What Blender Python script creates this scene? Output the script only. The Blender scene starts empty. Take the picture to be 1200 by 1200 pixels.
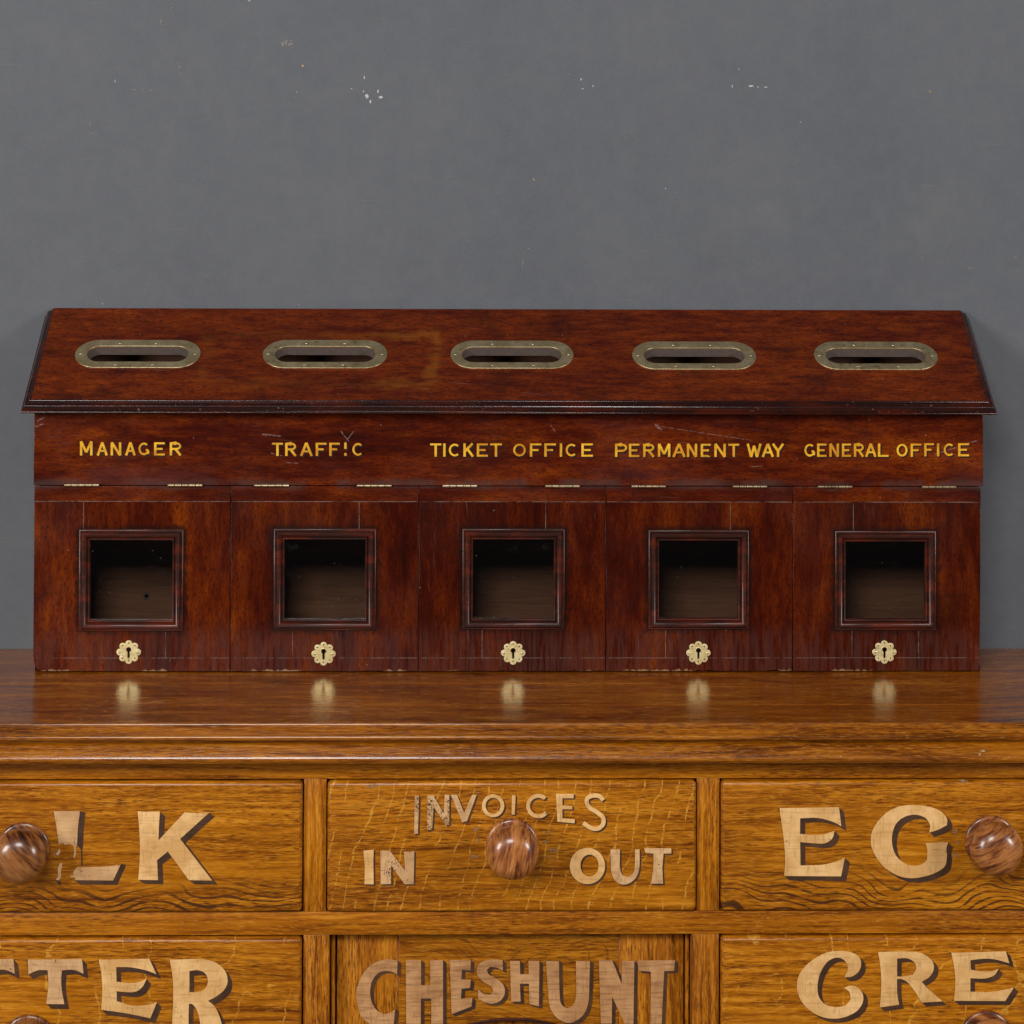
import bpy, bmesh, math, random
from mathutils import Vector, Matrix
random.seed(7)
S = bpy.context.scene
COL = S.collection

# ------------------------------------------------------------------ camera
FPX = 2800.0                        # focal length in pixels of a 1200 px wide picture
CAM = Vector((-0.0550, -2.7882, 0.5917))
YAW, PITCH, ROLL, PY = -0.01989, 0.01565, 0.00378, 148.0
_f = Vector((-math.sin(YAW)*math.cos(PITCH), math.cos(YAW)*math.cos(PITCH), math.sin(PITCH)))
_r0 = Vector((math.cos(YAW), math.sin(YAW), 0)); _u0 = _r0.cross(_f)
RT = math.cos(ROLL)*_r0 + math.sin(ROLL)*_u0
UP = -math.sin(ROLL)*_r0 + math.cos(ROLL)*_u0
cd = bpy.data.cameras.new('camera'); cam = bpy.data.objects.new('camera', cd); COL.objects.link(cam)
cd.sensor_width = 36; cd.lens = 36*FPX/1200; cd.shift_y = -(600-PY)/1200
cd.clip_start = 0.05; cd.clip_end = 50
cam.matrix_world = Matrix(((RT.x, UP.x, -_f.x, CAM.x), (RT.y, UP.y, -_f.y, CAM.y), (RT.z, UP.z, -_f.z, CAM.z), (0, 0, 0, 1)))
S.camera = cam

def hit(px, py, P, N):
    """where the sight line of a measured picture point meets the plane the thing lies on"""
    d = _f + RT*((px-600)/FPX) - UP*((py-PY)/FPX)
    return CAM + d*((Vector(P)-CAM).dot(N)/d.dot(N))
def at(px, py, Y=0.0):
    p = hit(px, py, (0, Y, 0), Vector((0, 1, 0))); return (p.x, p.z)

# ------------------------------------------------------------------ light
W = bpy.data.worlds.new('World'); S.world = W; W.use_nodes = True
W.node_tree.nodes['Background'].inputs[0].default_value = (0.86, 0.92, 1.0, 1)
W.node_tree.nodes['Background'].inputs[1].default_value = 0.03
def area(name, loc, target, size, power, colr):
    l = bpy.data.lights.new(name, 'AREA'); l.shape = 'RECTANGLE'; l.size, l.size_y = size; l.energy = power; l.color = colr
    o = bpy.data.objects.new(name, l); COL.objects.link(o); o.location = loc
    o.rotation_euler = (Vector(target)-Vector(loc)).to_track_quat('-Z', 'Y').to_euler()
area('softbox_left', (-2.9, -2.9, 1.0), (0, 0, 0.15), (0.9, 1.2), 80, (1, 0.97, 0.93))
area('softbox_top', (-0.55, -3.3, 1.95), (0, 0, 0.2), (1.0, 0.9), 60, (1, 0.98, 0.95))
area('softbox_right', (3.0, -2.6, 1.0), (0, 0, 0.15), (0.7, 1.0), 60, (1, 0.98, 0.96))
S.view_settings.view_transform = 'Standard'; S.view_settings.look = 'None'
S.view_settings.exposure = 0.0; S.view_settings.gamma = 1.0
S.render.engine = 'CYCLES'
S.cycles.use_denoising = True
S.cycles.max_bounces = 10; S.cycles.transparent_max_bounces = 16
S.cycles.sample_clamp_indirect = 6

# ------------------------------------------------------------------ material writing
class G:
    def __init__(s, name):
        s.mt = bpy.data.materials.new(name); s.mt.use_nodes = True; s.t = s.mt.node_tree; s.n = s.t.nodes; s.l = s.t.links
        s.b = s.n['Principled BSDF']; s.out = s.n['Material Output']
    def put(s, sock, v):
        if isinstance(v, bpy.types.NodeSocket): s.l.new(v, sock)
        elif isinstance(v, (tuple, list)) and len(v) == 3 and sock.type == 'RGBA': sock.default_value = (*v, 1)
        else: sock.default_value = v
    def co(s): return s.n.new('ShaderNodeTexCoord').outputs['Object']
    def rnd(s): return s.n.new('ShaderNodeObjectInfo').outputs['Random']
    def vm(s, op, a, b):
        n = s.n.new('ShaderNodeVectorMath'); n.operation = op; s.put(n.inputs[0], a); s.put(n.inputs[1], b); return n.outputs[0]
    def mul(s, a, b): return s.vm('MULTIPLY', a, b)
    def add(s, a, b): return s.vm('ADD', a, b)
    def m(s, op, a, b=0.0, c=0.0):
        n = s.n.new('ShaderNodeMath'); n.operation = op; s.put(n.inputs[0], a); s.put(n.inputs[1], b)
        if op in ('MULTIPLY_ADD', 'SMOOTH_MAX', 'COMPARE'): s.put(n.inputs[2], c)
        return n.outputs[0]
    def sep(s, v):
        n = s.n.new('ShaderNodeSeparateXYZ'); s.put(n.inputs[0], v); return n.outputs[0], n.outputs[1], n.outputs[2]
    def com(s, x, y, z):
        n = s.n.new('ShaderNodeCombineXYZ')
        for i, v in enumerate((x, y, z)): s.put(n.inputs[i], v)
        return n.outputs[0]
    def noise(s, v, sc=1.0, det=3.0, ro=0.55, dist=0.0):
        n = s.n.new('ShaderNodeTexNoise'); s.put(n.inputs['Vector'], v); n.inputs['Scale'].default_value = sc
        n.inputs['Detail'].default_value = det; n.inputs['Roughness'].default_value = ro; n.inputs['Distortion'].default_value = dist
        return n.outputs['Fac']
    def vor(s, v, sc):
        n = s.n.new('ShaderNodeTexVoronoi'); s.put(n.inputs['Vector'], v); n.inputs['Scale'].default_value = sc
        return n.outputs['Distance'], n.outputs['Color']
    def ss(s, x, a, b):
        n = s.n.new('ShaderNodeMapRange'); n.interpolation_type = 'SMOOTHSTEP'; s.put(n.inputs[0], x)
        lo, hi, o0, o1 = (a, b, 0.0, 1.0) if a < b else (b, a, 1.0, 0.0)
        n.inputs[1].default_value = lo; n.inputs[2].default_value = hi; n.inputs[3].default_value = o0; n.inputs[4].default_value = o1
        return n.outputs[0]
    def mix(s, f, a, b):
        n = s.n.new('ShaderNodeMix'); n.data_type = 'RGBA'; s.put(n.inputs[0], f); s.put(n.inputs[6], a); s.put(n.inputs[7], b); return n.outputs[2]
    def ramp(s, f, stops):
        n = s.n.new('ShaderNodeValToRGB'); s.put(n.inputs[0], f); e = n.color_ramp.elements
        while len(e) < len(stops): e.new(0.5)
        for k, (p, c) in enumerate(stops): e[k].position = p; e[k].color = (*c, 1)
        return n.outputs[0]
    def fin(s, col, rough, height=None, bump=0.3, dist=0.001, metal=0.0, coat=0.0, spec=0.5, coat_r=0.1):
        s.put(s.b.inputs['Base Color'], col); s.put(s.b.inputs['Roughness'], rough); s.put(s.b.inputs['Metallic'], metal)
        s.b.inputs['Coat Weight'].default_value = coat; s.b.inputs['Coat Roughness'].default_value = coat_r
        s.b.inputs['Specular IOR Level'].default_value = spec
        if height is not None:
            n = s.n.new('ShaderNodeBump'); n.inputs['Strength'].default_value = bump; n.inputs['Distance'].default_value = dist
            s.put(n.inputs['Height'], height); s.l.new(n.outputs[0], s.b.inputs['Normal'])
        return s.mt
    def worn(s, mask):
        """the paint is gone where mask is 1: what lies under it shows"""
        t = s.n.new('ShaderNodeBsdfTransparent'); x = s.n.new('ShaderNodeMixShader')
        s.put(x.inputs[0], mask); s.l.new(s.b.outputs[0], x.inputs[1]); s.l.new(t.outputs[0], x.inputs[2]); s.l.new(x.outputs[0], s.out.inputs['Surface'])
        return s.mt
    def seg(s, X, Z, a, b, w):
        """1 on a thin stroke from a to b"""
        dx, dz = b[0]-a[0], b[1]-a[1]; L2 = dx*dx+dz*dz
        px = s.m('SUBTRACT', X, a[0]); pz = s.m('SUBTRACT', Z, a[1])
        h = s.m('ADD', s.m('MULTIPLY', px, dx/L2), s.m('MULTIPLY', pz, dz/L2)); h = s.m('MINIMUM', s.m('MAXIMUM', h, 0), 1)
        ex = s.m('SUBTRACT', px, s.m('MULTIPLY', h, dx)); ez = s.m('SUBTRACT', pz, s.m('MULTIPLY', h, dz))
        d = s.m('SQRT', s.m('ADD', s.m('MULTIPLY', ex, ex), s.m('MULTIPLY', ez, ez)))
        return s.ss(d, w, w*0.4)

def oriented(g, axis, seed):
    """coordinates with the grain along the first one"""
    x, y, z = g.sep(g.co())
    v = {'x': (x, z, y), 'z': (z, x, y), 'top': (x, y, z), 'board': (x, g.m('MULTIPLY', y, 0.28), g.m('MULTIPLY', z, 0.28))}[axis]
    return g.add(g.com(*v), (seed*1.37, seed*0.71, seed*2.3)), v[0], v[1]

def oak(name, axis='x', seed=0.0, tone=1.0, fleck=None, cath=None, red=0.0, rough=0.36, coat=0.12, bump=0.4, dist=0.0007, fine=1.0):
    g = G(name); v, A, T = oriented(g, axis, seed)
    warp = g.m('MULTIPLY', g.m('SUBTRACT', g.noise(g.mul(v, (5, 14, 14)), 1, 2), 0.5), 0.012)
    a, t, d = g.sep(v); v = g.com(a, g.m('ADD', t, warp), d)
    n1 = g.noise(g.mul(v, (2.2, 16, 16)), 1, 3)
    n2 = g.noise(g.mul(v, (9, 190, 190)), 1, 5, 0.6)
    n3 = g.noise(g.mul(v, (85, 760, 760)), 1, 3, 0.6)
    n4 = g.noise(g.mul(v, (26, 400, 400)), 1, 3, 0.6)
    vis = g.m('MULTIPLY', g.m('ADD', g.ss(g.noise(g.mul(v, (6, 30, 30)), 1, 3, 0.6), 0.34, 0.62), 0.25), fine)
    f = g.m('ADD', g.m('MULTIPLY', n1, 0.26), g.m('ADD', g.m('MULTIPLY', n2, 0.50), g.m('MULTIPLY', n4, 0.24)))
    k = tone*0.91
    col = g.ramp(f, [(0.38, (0.13*k, 0.028*k, 0.0006*k)), (0.46, (0.36*k, (0.106-red*0.02)*k, 0.0012*k)), (0.54, (0.53*k, (0.178-red*0.03)*k, 0.0025*k)), (0.64, (0.76*k, (0.300-red*0.04)*k, 0.016*k))])
    col = g.mix(g.m('MULTIPLY', g.ss(n4, 0.51, 0.66), g.m('MULTIPLY', vis, 0.62)), col, (0.17*k, 0.045*k, 0.002*k))
    col = g.mix(g.m('MULTIPLY', g.ss(n3, 0.52, 0.64), g.m('MULTIPLY', vis, 0.72)), col, (0.11*k, 0.026*k, 0.002*k))
    col = g.mix(g.m('MULTIPLY', g.ss(n3, 0.44, 0.33), 0.50), col, (0.72*k, 0.33*k, 0.045*k))
    if fleck:
        freq, slant, amt, width = fleck
        wob = g.noise(g.mul(v, (5, 10, 1)), 1, 2)
        wob2 = g.noise(g.mul(v, (40, 60, 1)), 1, 2)
        u = g.m('ADD', g.m('MULTIPLY', a, freq), g.m('ADD', g.m('MULTIPLY', wob, 2.4), g.m('MULTIPLY', wob2, 0.5)))
        u = g.m('ADD', u, g.m('ADD', g.m('MULTIPLY', T, slant), g.m('MULTIPLY', g.noise(g.mul(v, (16, 0.4, 1)), 1, 2), 2.6)))
        fr = g.m('ABSOLUTE', g.m('SUBTRACT', g.m('FRACT', u), 0.5))
        wd = g.m('MULTIPLY', g.noise(g.mul(v, (30, 45, 1)), 1, 2), width)
        line = g.ss(g.m('SUBTRACT', wd, fr), 0.0, 0.012)
        msk = g.ss(g.noise(g.mul(v, (50, 9, 1)), 1, 2), 0.56-amt*0.12, 0.60-amt*0.12)
        ray = g.m('MULTIPLY', g.m('MULTIPLY', line, msk), g.m('MULTIPLY', g.ss(n4, 0.66, 0.42), g.ss(g.noise(g.mul(v, (90, 160, 1)), 1, 2), 0.30, 0.55)))
        col = g.mix(g.m('MULTIPLY', ray, 0.68), col, (0.78*k, 0.40*k, 0.055*k))
    if cath:
        t0, t1, freq, dens = cath                      # dark growth rings where the board was cut flat
        wv = g.noise(g.mul(v, (10, 15, 1)), 1, 1.5, 0.4)
        u = g.m('ADD', g.m('MULTIPLY', T, freq), g.m('MULTIPLY', wv, 11.0)); u = g.m('ADD', u, g.m('MULTIPLY', A, 11))
        fr = g.m('ABSOLUTE', g.m('SUBTRACT', g.m('FRACT', u), 0.5))
        wd = g.m('MULTIPLY', g.noise(g.mul(v, (34, 50, 1)), 1, 2), dens)
        line = g.ss(g.m('SUBTRACT', wd, fr), 0.0, 0.05)
        edge = g.m('ADD', T, g.m('MULTIPLY', g.m('SUBTRACT', g.noise(g.mul(v, (9, 9, 1)), 1, 2), 0.5), 0.05))
        msk = g.m('MULTIPLY', g.ss(edge, t1, t0), g.ss(n4, 0.36, 0.46))
        col = g.mix(g.m('MULTIPLY', g.m('MULTIPLY', line, msk), 0.88), col, (0.055*k, 0.016*k, 0.005*k))
    sd, sc = g.vor(v, 85)
    speck = g.m('MULTIPLY', g.ss(sd, 0.075, 0.03), g.m('GREATER_THAN', g.noise(v, 19, 2), 0.60))
    col = g.mix(g.m('MULTIPLY', speck, 0.5), col, (0.5, 0.38, 0.25))
    rg = g.m('ADD', rough, g.m('MULTIPLY', g.m('SUBTRACT', n2, 0.5), 0.35))
    h = g.m('ADD', g.m('MULTIPLY', n3, -0.4), g.m('MULTIPLY', n4, 0.5))
    return g.fin(col, rg, h, bump, dist, spec=0.32, coat=coat, coat_r=0.23 if coat < 0.5 else 0.15)

def mahogany(name, axis='z', seed=0.0, tone=1.0, orange=0.5, kind='', rough=0.24, grime=None):
    g = G(name); v, A, T = oriented(g, axis, seed)
    x, y, z = g.sep(g.co())
    n1 = g.noise(g.mul(v, (5, 19, 8)), 1, 4, 0.6, 0.3)
    n2 = g.noise(g.mul(v, (28, 130, 60)), 1, 4, 0.65)
    n3 = g.noise(g.mul(v, (170, 620, 300)), 1, 3, 0.6)
    n5 = g.noise(g.mul(v, (70, 300, 100)), 1, 3, 0.65)
    wn = {'lid': 0.34, 'fascia': 0.45}.get(kind, 0.52)
    f = g.m('ADD', g.m('MULTIPLY', n1, wn), g.m('ADD', g.m('MULTIPLY', n2, 0.80-wn), g.m('MULTIPLY', n5, 0.20)))
    if kind == 'lid': f = g.m('MULTIPLY_ADD', g.m('SUBTRACT', f, 0.5), 0.62, 0.51)
    k = tone
    col = g.ramp(f, [(0.36, (0.028*k, 0.0030*k, 0.0012*k)), (0.46, (0.065*k, 0.0062*k, 0.0014*k)), (0.55, ((0.085+0.06*orange)*k, (0.0085+0.012*orange)*k, 0.0015*k)), (0.67, ((0.14+0.15*orange)*k, (0.018+0.040*orange)*k, 0.0022*k))])
    col = g.mix(g.m('MULTIPLY', g.ss(n3, 0.50, 0.64), 0.6), col, (0.016*k, 0.0025*k, 0.0013*k))
    col = g.mix(g.m('MULTIPLY', g.ss(n5, 0.52, 0.66), 0.50), col, (0.022*k, 0.003*k, 0.0015*k))
    # dark old polish in blotches
    blot = g.ss(g.noise(g.add(v, (3, 1, 7)), 13, 4, 0.6), 0.54, 0.70)
    col = g.mix(g.m('MULTIPLY', blot, 0.45), col, (0.014, 0.003, 0.002))
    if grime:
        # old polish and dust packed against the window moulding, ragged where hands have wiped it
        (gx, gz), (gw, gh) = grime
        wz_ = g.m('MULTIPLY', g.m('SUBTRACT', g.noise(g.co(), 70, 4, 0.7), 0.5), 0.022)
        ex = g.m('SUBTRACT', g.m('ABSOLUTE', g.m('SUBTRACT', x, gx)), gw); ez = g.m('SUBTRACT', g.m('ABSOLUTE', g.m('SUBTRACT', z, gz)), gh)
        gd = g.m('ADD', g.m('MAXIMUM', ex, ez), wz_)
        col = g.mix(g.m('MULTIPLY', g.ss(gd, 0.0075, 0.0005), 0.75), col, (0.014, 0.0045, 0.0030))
    if kind == 'door':
        low_streak = g.m('MULTIPLY', g.ss(z, 0.062, 0.03), g.ss(g.noise(g.mul(v, (20, 260, 20)), 1, 3), 0.35, 0.6))  # greyish-pink streaks, stronger towards the foot of the doors
        col = g.mix(g.m('MULTIPLY', low_streak, 0.42), col, (0.085, 0.034, 0.028))
        low = g.m('ADD', z, g.m('MULTIPLY', g.noise(g.com(g.m('MULTIPLY', x, 130), 3.1, g.m('MULTIPLY', z, 40)), 1, 4, 0.7), -0.012))
        chip = g.m('MULTIPLY', g.ss(low, -0.0026, -0.0040), g.ss(g.noise(g.com(g.m('MULTIPLY', x, 9), 0, 0), 1, 2), 0.50, 0.56))
        col = g.mix(g.m('MULTIPLY', chip, 0.8), col, (0.34, 0.19, 0.09))
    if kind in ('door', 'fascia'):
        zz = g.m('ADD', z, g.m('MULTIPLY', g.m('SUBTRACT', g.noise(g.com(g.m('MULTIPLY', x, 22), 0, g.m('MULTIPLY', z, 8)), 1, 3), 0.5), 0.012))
        hinge_sheen = g.ss(g.m('ABSOLUTE', g.m('SUBTRACT', zz, 0.2182)), 0.0085, 0.0015)  # pale sheen of swollen old polish along the hinges, painted into the colour
        bn = g.m('MULTIPLY', hinge_sheen, g.ss(g.noise(g.com(g.m('MULTIPLY', x, 16), 4, 0), 1, 2), 0.40, 0.56))
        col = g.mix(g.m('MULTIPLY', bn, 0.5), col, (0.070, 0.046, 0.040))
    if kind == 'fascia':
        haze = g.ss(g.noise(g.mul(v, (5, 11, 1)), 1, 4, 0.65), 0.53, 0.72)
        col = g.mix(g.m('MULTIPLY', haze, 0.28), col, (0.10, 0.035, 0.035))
        marks = None
        for (p, q, w) in [((308, 509), (328, 511), .0011), ((400, 506), (409, 517), .0010), ((414, 506), (404, 519), .0007), ((1095, 533), (1145, 516), .0007), ((1128, 522), (1146, 516), .0009), ((335, 542), (349, 543), .0006),
                          ((769, 498), (775, 504), .0022), ((776, 500), (880, 516), .0004), ((318, 531), (330, 534), .0008), ((646, 499), (650, 505), .0007), ((44, 493), (52, 489), .0012), ((42, 500), (50, 497), .0009), ((880, 547), (893, 546), .0005)]:
            sg = g.seg(x, z, at(*p), at(*q), w); marks = sg if marks is None else g.m('MAXIMUM', marks, sg)
        marks = g.m('MULTIPLY', marks, g.ss(g.noise(v, 420, 2), 0.40, 0.52))
        col = g.mix(g.m('MULTIPLY', marks, 0.34), col, (0.42, 0.33, 0.30))
    if kind == 'lid':
        # ghost of something that once stuck to the lid: a paler rectangular outline
        wob = g.m('MULTIPLY', g.m('SUBTRACT', g.noise(g.co(), 26, 4, 0.65), 0.5), 0.034)
        X = g.m('ADD', x, wob); Y = g.m('ADD', y, wob)
        dx = g.m('SUBTRACT', g.m('ABSOLUTE', g.m('ADD', X, 0.225)), 0.135); dy = g.m('SUBTRACT', g.m('ABSOLUTE', g.m('SUBTRACT', Y, 0.048)), 0.040)
        sdb = g.m('ABSOLUTE', g.m('MAXIMUM', dx, dy))
        ring = g.m('MULTIPLY', g.ss(sdb, 0.013, 0.0), g.m('MULTIPLY', g.ss(g.noise(g.mul(v, (16, 70, 1)), 1, 4, 0.7), 0.36, 0.60), g.m('MAXIMUM', g.ss(x, -0.26, -0.11), 0.35)))
        col = g.mix(g.m('MULTIPLY', ring, 0.42), col, (0.30, 0.095, 0.008))
        nick = g.seg(x, y, (0.330, 0.020), (0.352, 0.022), 0.0012)
        col = g.mix(g.m('MULTIPLY', nick, 0.8), col, (0.012, 0.005, 0.003))
    sd, _ = g.vor(g.add(v, (seed, 0, 0)), 62)
    speck = g.m('MULTIPLY', g.ss(sd, 0.06, 0.02), g.m('GREATER_THAN', g.noise(v, 23, 2), 0.56))
    col = g.mix(g.m('MULTIPLY', speck, 0.6), col, (0.36, 0.25, 0.2))
    sn = g.noise(g.mul(g.vm('ADD', v, g.com(g.m('MULTIPLY', T, 0.35), g.m('MULTIPLY', A, 0.1), 0.0)), (22, 900, 30)), 1, 1)
    scr = g.m('MULTIPLY', g.ss(sn, 0.71, 0.76), g.ss(g.noise(v, 9, 2), 0.55, 0.62))
    col = g.mix(g.m('MULTIPLY', scr, 0.35), col, (0.28, 0.17, 0.14))
    rg = g.m('ADD', rough, g.m('MULTIPLY', g.ss(g.noise(v, 7, 4, 0.65), 0.4, 0.7), 0.16))
    big = g.noise(g.co(), 14, 2)
    h = g.m('ADD', g.m('MULTIPLY', n5, 0.3), g.m('ADD', g.m('MULTIPLY', n2, 0.4), g.m('MULTIPLY', big, 0.35)))
    return g.fin(col, rg, h, 0.20, 0.0010, coat=0.08 if kind == 'lid' else 0.18, coat_r=0.13, spec=0.14 if kind == 'lid' else 0.2)

def moulding_mat(name, base, streak, seed=0.0, rough=0.2, coat=0.55, wv=0.5):
    g = G(name); v = g.add(g.co(), (seed, 0, 0))
    n = g.noise(g.mul(v, (18, 90, 90)), 1, 4, 0.6); n2 = g.noise(v, 260, 2)
    col = g.mix(g.ss(n, 0.42, 0.66), base, streak)  # second, redder wood tone, placed by noise
    wear = g.m('MULTIPLY', g.ss(n2, 0.66, 0.74), g.ss(g.noise(v, 24, 2), 0.5, 0.6))
    col = g.mix(g.m('MULTIPLY', wear, wv), col, (0.30, 0.20, 0.16))
    h = g.m('ADD', g.noise(v, 110, 3), g.m('MULTIPLY', g.noise(g.mul(v, (14, 14, 14)), 1, 2), 2.0))
    return g.fin(col, rough, h, 0.35, 0.0009, coat=coat, coat_r=0.16, spec=0.45)

def wall_mat():
    g = G('grey_wall_paint'); v = g.co()
    n = g.noise(v, 3.2, 5, 0.6); n2 = g.noise(g.mul(v, (1, 1, 1)), 900, 2); n3 = g.noise(v, 55, 4, 0.6)
    st = g.noise(g.mul(v, (60, 1, 7)), 1, 3)
    f = g.m('ADD', g.m('MULTIPLY', n, 0.6), g.m('ADD', g.m('MULTIPLY', n3, 0.32), g.m('MULTIPLY', st, 0.08)))
    col = g.ramp(f, [(0.34, (0.094, 0.100, 0.116)), (0.5, (0.110, 0.116, 0.132)), (0.66, (0.126, 0.131, 0.145))])
    col = g.mix(g.m('MULTIPLY', g.ss(n2, 0.35, 0.7), 0.22), col, (0.175, 0.18, 0.185))
    wx, wy, wz = g.sep(v)
    weave = g.m('MULTIPLY', g.m('SINE', g.m('MULTIPLY', wx, 2600)), g.m('SINE', g.m('MULTIPLY', wz, 2600)))
    smear = g.m('MULTIPLY', g.ss(g.noise(g.mul(v, (4, 1, 5)), 1, 5, 0.7), 0.58, 0.74), 0.45)
    col = g.mix(smear, col, (0.150, 0.153, 0.150))
    scr = g.ss(g.noise(g.mul(g.add(v, (0, 0, 0)), (9, 1, 420)), 1, 1), 0.745, 0.78)
    col = g.mix(g.m('MULTIPLY', scr, 0.2), col, (0.22, 0.22, 0.21))
    h = g.m('ADD', n2, g.m('MULTIPLY', weave, 0.12))
    return g.fin(col, 0.62, h, 0.25, 0.0006, spec=0.3)

def brass(name, c1, c2, rough, seed=0.0, metal=1.0):
    g = G(name); rr = g.rnd(); v = g.vm('ADD', g.co(), g.com(g.m('MULTIPLY', rr, 9), seed, rr))
    n = g.noise(v, 55, 4, 0.65); n2 = g.noise(v, 480, 2)
    col = g.mix(g.ss(n, 0.38, 0.66), c1, c2)
    col = g.mix(g.m('MULTIPLY', g.ss(n2, 0.6, 0.72), 0.45), col, (c1[0]*.4, c1[1]*.4, c1[2]*.4))
    col = g.mix(g.m('MULTIPLY', g.ss(g.noise(v, 130, 4, 0.7), 0.52, 0.66), g.m('MULTIPLY', rr, 0.6)), col, (c1[0]*.35, c1[1]*.28, c1[2]*.22))
    return g.fin(col, g.m('ADD', rough, g.m('MULTIPLY', n, 0.18)), g.m('ADD', n2, n), 0.25, 0.0006, metal=metal)

def paint(name, c1, c2, wear, scale=150, seed=0.0, grain='x', sheen=0.45, thin=0.0):
    g = G(name); v = g.add(g.co(), (seed, seed*.3, 0)); x, y, z = g.sep(v)
    along = (30, 1, 420) if grain == 'x' else (420, 1, 30)
    n = g.noise(v, 26, 4, 0.65); n2 = g.noise(g.mul(v, along), 1, 3, 0.6); n3 = g.noise(g.mul(v, (420, 1, 60)), 1, 2)
    col = g.mix(g.ss(n, 0.36, 0.66), c1, c2)
    col = g.mix(g.m('MULTIPLY', g.ss(n2, 0.52, 0.66), 0.28), col, (c1[0]*.45, c1[1]*.38, c1[2]*.36))
    col = g.mix(g.m('MULTIPLY', g.ss(n3, 0.56, 0.68), 0.34), col, (c1[0]*.5, c1[1]*.45, c1[2]*.42))
    w = g.m('ADD', g.m('MULTIPLY', g.noise(v, 34, 3, 0.6), 0.45), g.m('MULTIPLY', g.noise(v, scale*2.2, 4, 0.7), 0.55))
    mask = g.ss(w, 0.66-wear*0.2, 0.68-wear*0.2)
    if thin: mask = g.m('MAXIMUM', mask, g.m('MULTIPLY', g.ss(n2, 0.40, 0.75), thin))
    g.fin(col, sheen, n2, 0.25, 0.0004, coat=0.15, coat_r=0.2)
    return g.worn(mask)

def glass_mat():
    g = G('old_window_glass')
    gl = g.n.new('ShaderNodeBsdfGlossy'); gl.inputs['Roughness'].default_value = 0.03
    tr = g.n.new('ShaderNodeBsdfTransparent'); tr.inputs['Color'].default_value = (0.93, 0.92, 0.90, 1)
    df = g.n.new('ShaderNodeBsdfDiffuse'); df.inputs['Color'].default_value = (0.35, 0.34, 0.32, 1)
    fr = g.n.new('ShaderNodeFresnel'); fr.inputs['IOR'].default_value = 1.5
    a = g.n.new('ShaderNodeMixShader'); b = g.n.new('ShaderNodeMixShader')
    g.l.new(fr.outputs[0], a.inputs[0]); g.l.new(tr.outputs[0], a.inputs[1]); g.l.new(gl.outputs[0], a.inputs[2])
    v = g.co(); d, _ = g.vor(v, 95)
    dust = g.m('ADD', g.m('MULTIPLY', g.m('MULTIPLY', g.ss(d, 0.07, 0.03), g.m('GREATER_THAN', g.noise(v, 31, 2), 0.55)), 0.5), g.m('MULTIPLY', g.ss(g.noise(v, 60, 5, 0.7), 0.58, 0.8), 0.02))
    g.l.new(dust, b.inputs[0]); g.l.new(a.outputs[0], b.inputs[1]); g.l.new(df.outputs[0], b.inputs[2])
    bn = g.n.new('ShaderNodeBump'); bn.inputs['Strength'].default_value = 0.1; bn.inputs['Distance'].default_value = 0.001; g.l.new(g.noise(v, 16, 2), bn.inputs['Height']); g.l.new(bn.outputs[0], gl.inputs['Normal'])
    g.l.new(b.outputs[0], g.out.inputs['Surface']); return g.mt

def plain(name, c, rough=0.6, var=0.35, scale=60, metal=0.0, coat=0.0):
    g = G(name); v = g.co(); n = g.noise(v, scale, 4, 0.6)
    return g.fin(g.mix(n, tuple(q*(1-var) for q in c), tuple(q*(1+var) for q in c)), rough, n, 0.3, 0.0006, metal=metal, coat=coat)

def knob_mat():
    g = G('turned_knob_wood'); v = g.co(); r = g.rnd()
    rot = g.n.new('ShaderNodeVectorRotate'); rot.rotation_type = 'Y_AXIS'; g.put(rot.inputs['Vector'], v); g.put(rot.inputs['Angle'], g.m('MULTIPLY', r, 2.6))
    v = g.add(rot.outputs[0], g.com(r, g.m('MULTIPLY', r, 3), 0.0))
    n1 = g.noise(g.mul(v, (14, 14, 60)), 1, 3, 0.6, 0.6); n2 = g.noise(g.mul(v, (60, 60, 420)), 1, 3, 0.6, 0.4); n3 = g.noise(v, 330, 3)
    col = g.ramp(g.m('ADD', g.m('MULTIPLY', n1, 0.6), g.m('MULTIPLY', n2, 0.4)), [(0.36, (0.022, 0.006, 0.002)), (0.44, (0.13, 0.034, 0.010)), (0.53, (0.32, 0.11, 0.026)), (0.66, (0.50, 0.21, 0.062))])
    col = g.vm('MULTIPLY', col, g.n.new('ShaderNodeObjectInfo').outputs['Color'])
    col = g.mix(g.m('MULTIPLY', g.ss(n3, 0.6, 0.7), 0.5), col, (0.03, 0.012, 0.006))
    return g.fin(col, 0.32, g.m('ADD', n2, g.m('MULTIPLY', n3, 0.4)), 0.16, 0.0005, coat=0.45, coat_r=0.15)

M = {}
M['wall'] = wall_mat()
win = [(93, 620.3, 214.3, 739.3), (321, 619.5, 440.2, 738.3), (542, 619.5, 661.3, 737.5), (760, 621, 877.3, 737.2), (978.5, 622, 1096.5, 738)]
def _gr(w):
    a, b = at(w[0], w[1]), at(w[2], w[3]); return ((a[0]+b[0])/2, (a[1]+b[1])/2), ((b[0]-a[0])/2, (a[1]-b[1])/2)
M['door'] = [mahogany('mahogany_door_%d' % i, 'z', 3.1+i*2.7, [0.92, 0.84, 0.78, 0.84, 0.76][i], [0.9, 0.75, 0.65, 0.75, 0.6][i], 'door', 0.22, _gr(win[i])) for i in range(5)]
M['clamp'] = [mahogany('mahogany_clamp_%d' % i, 'x', 9.1+i*1.7, 0.95, 0.6, 'door', 0.24) for i in range(5)]
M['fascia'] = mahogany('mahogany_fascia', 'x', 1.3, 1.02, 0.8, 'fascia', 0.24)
M['lid'] = mahogany('mahogany_lid', 'top', 5.2, 1.12, 1.15, 'lid', 0.27)
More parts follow.
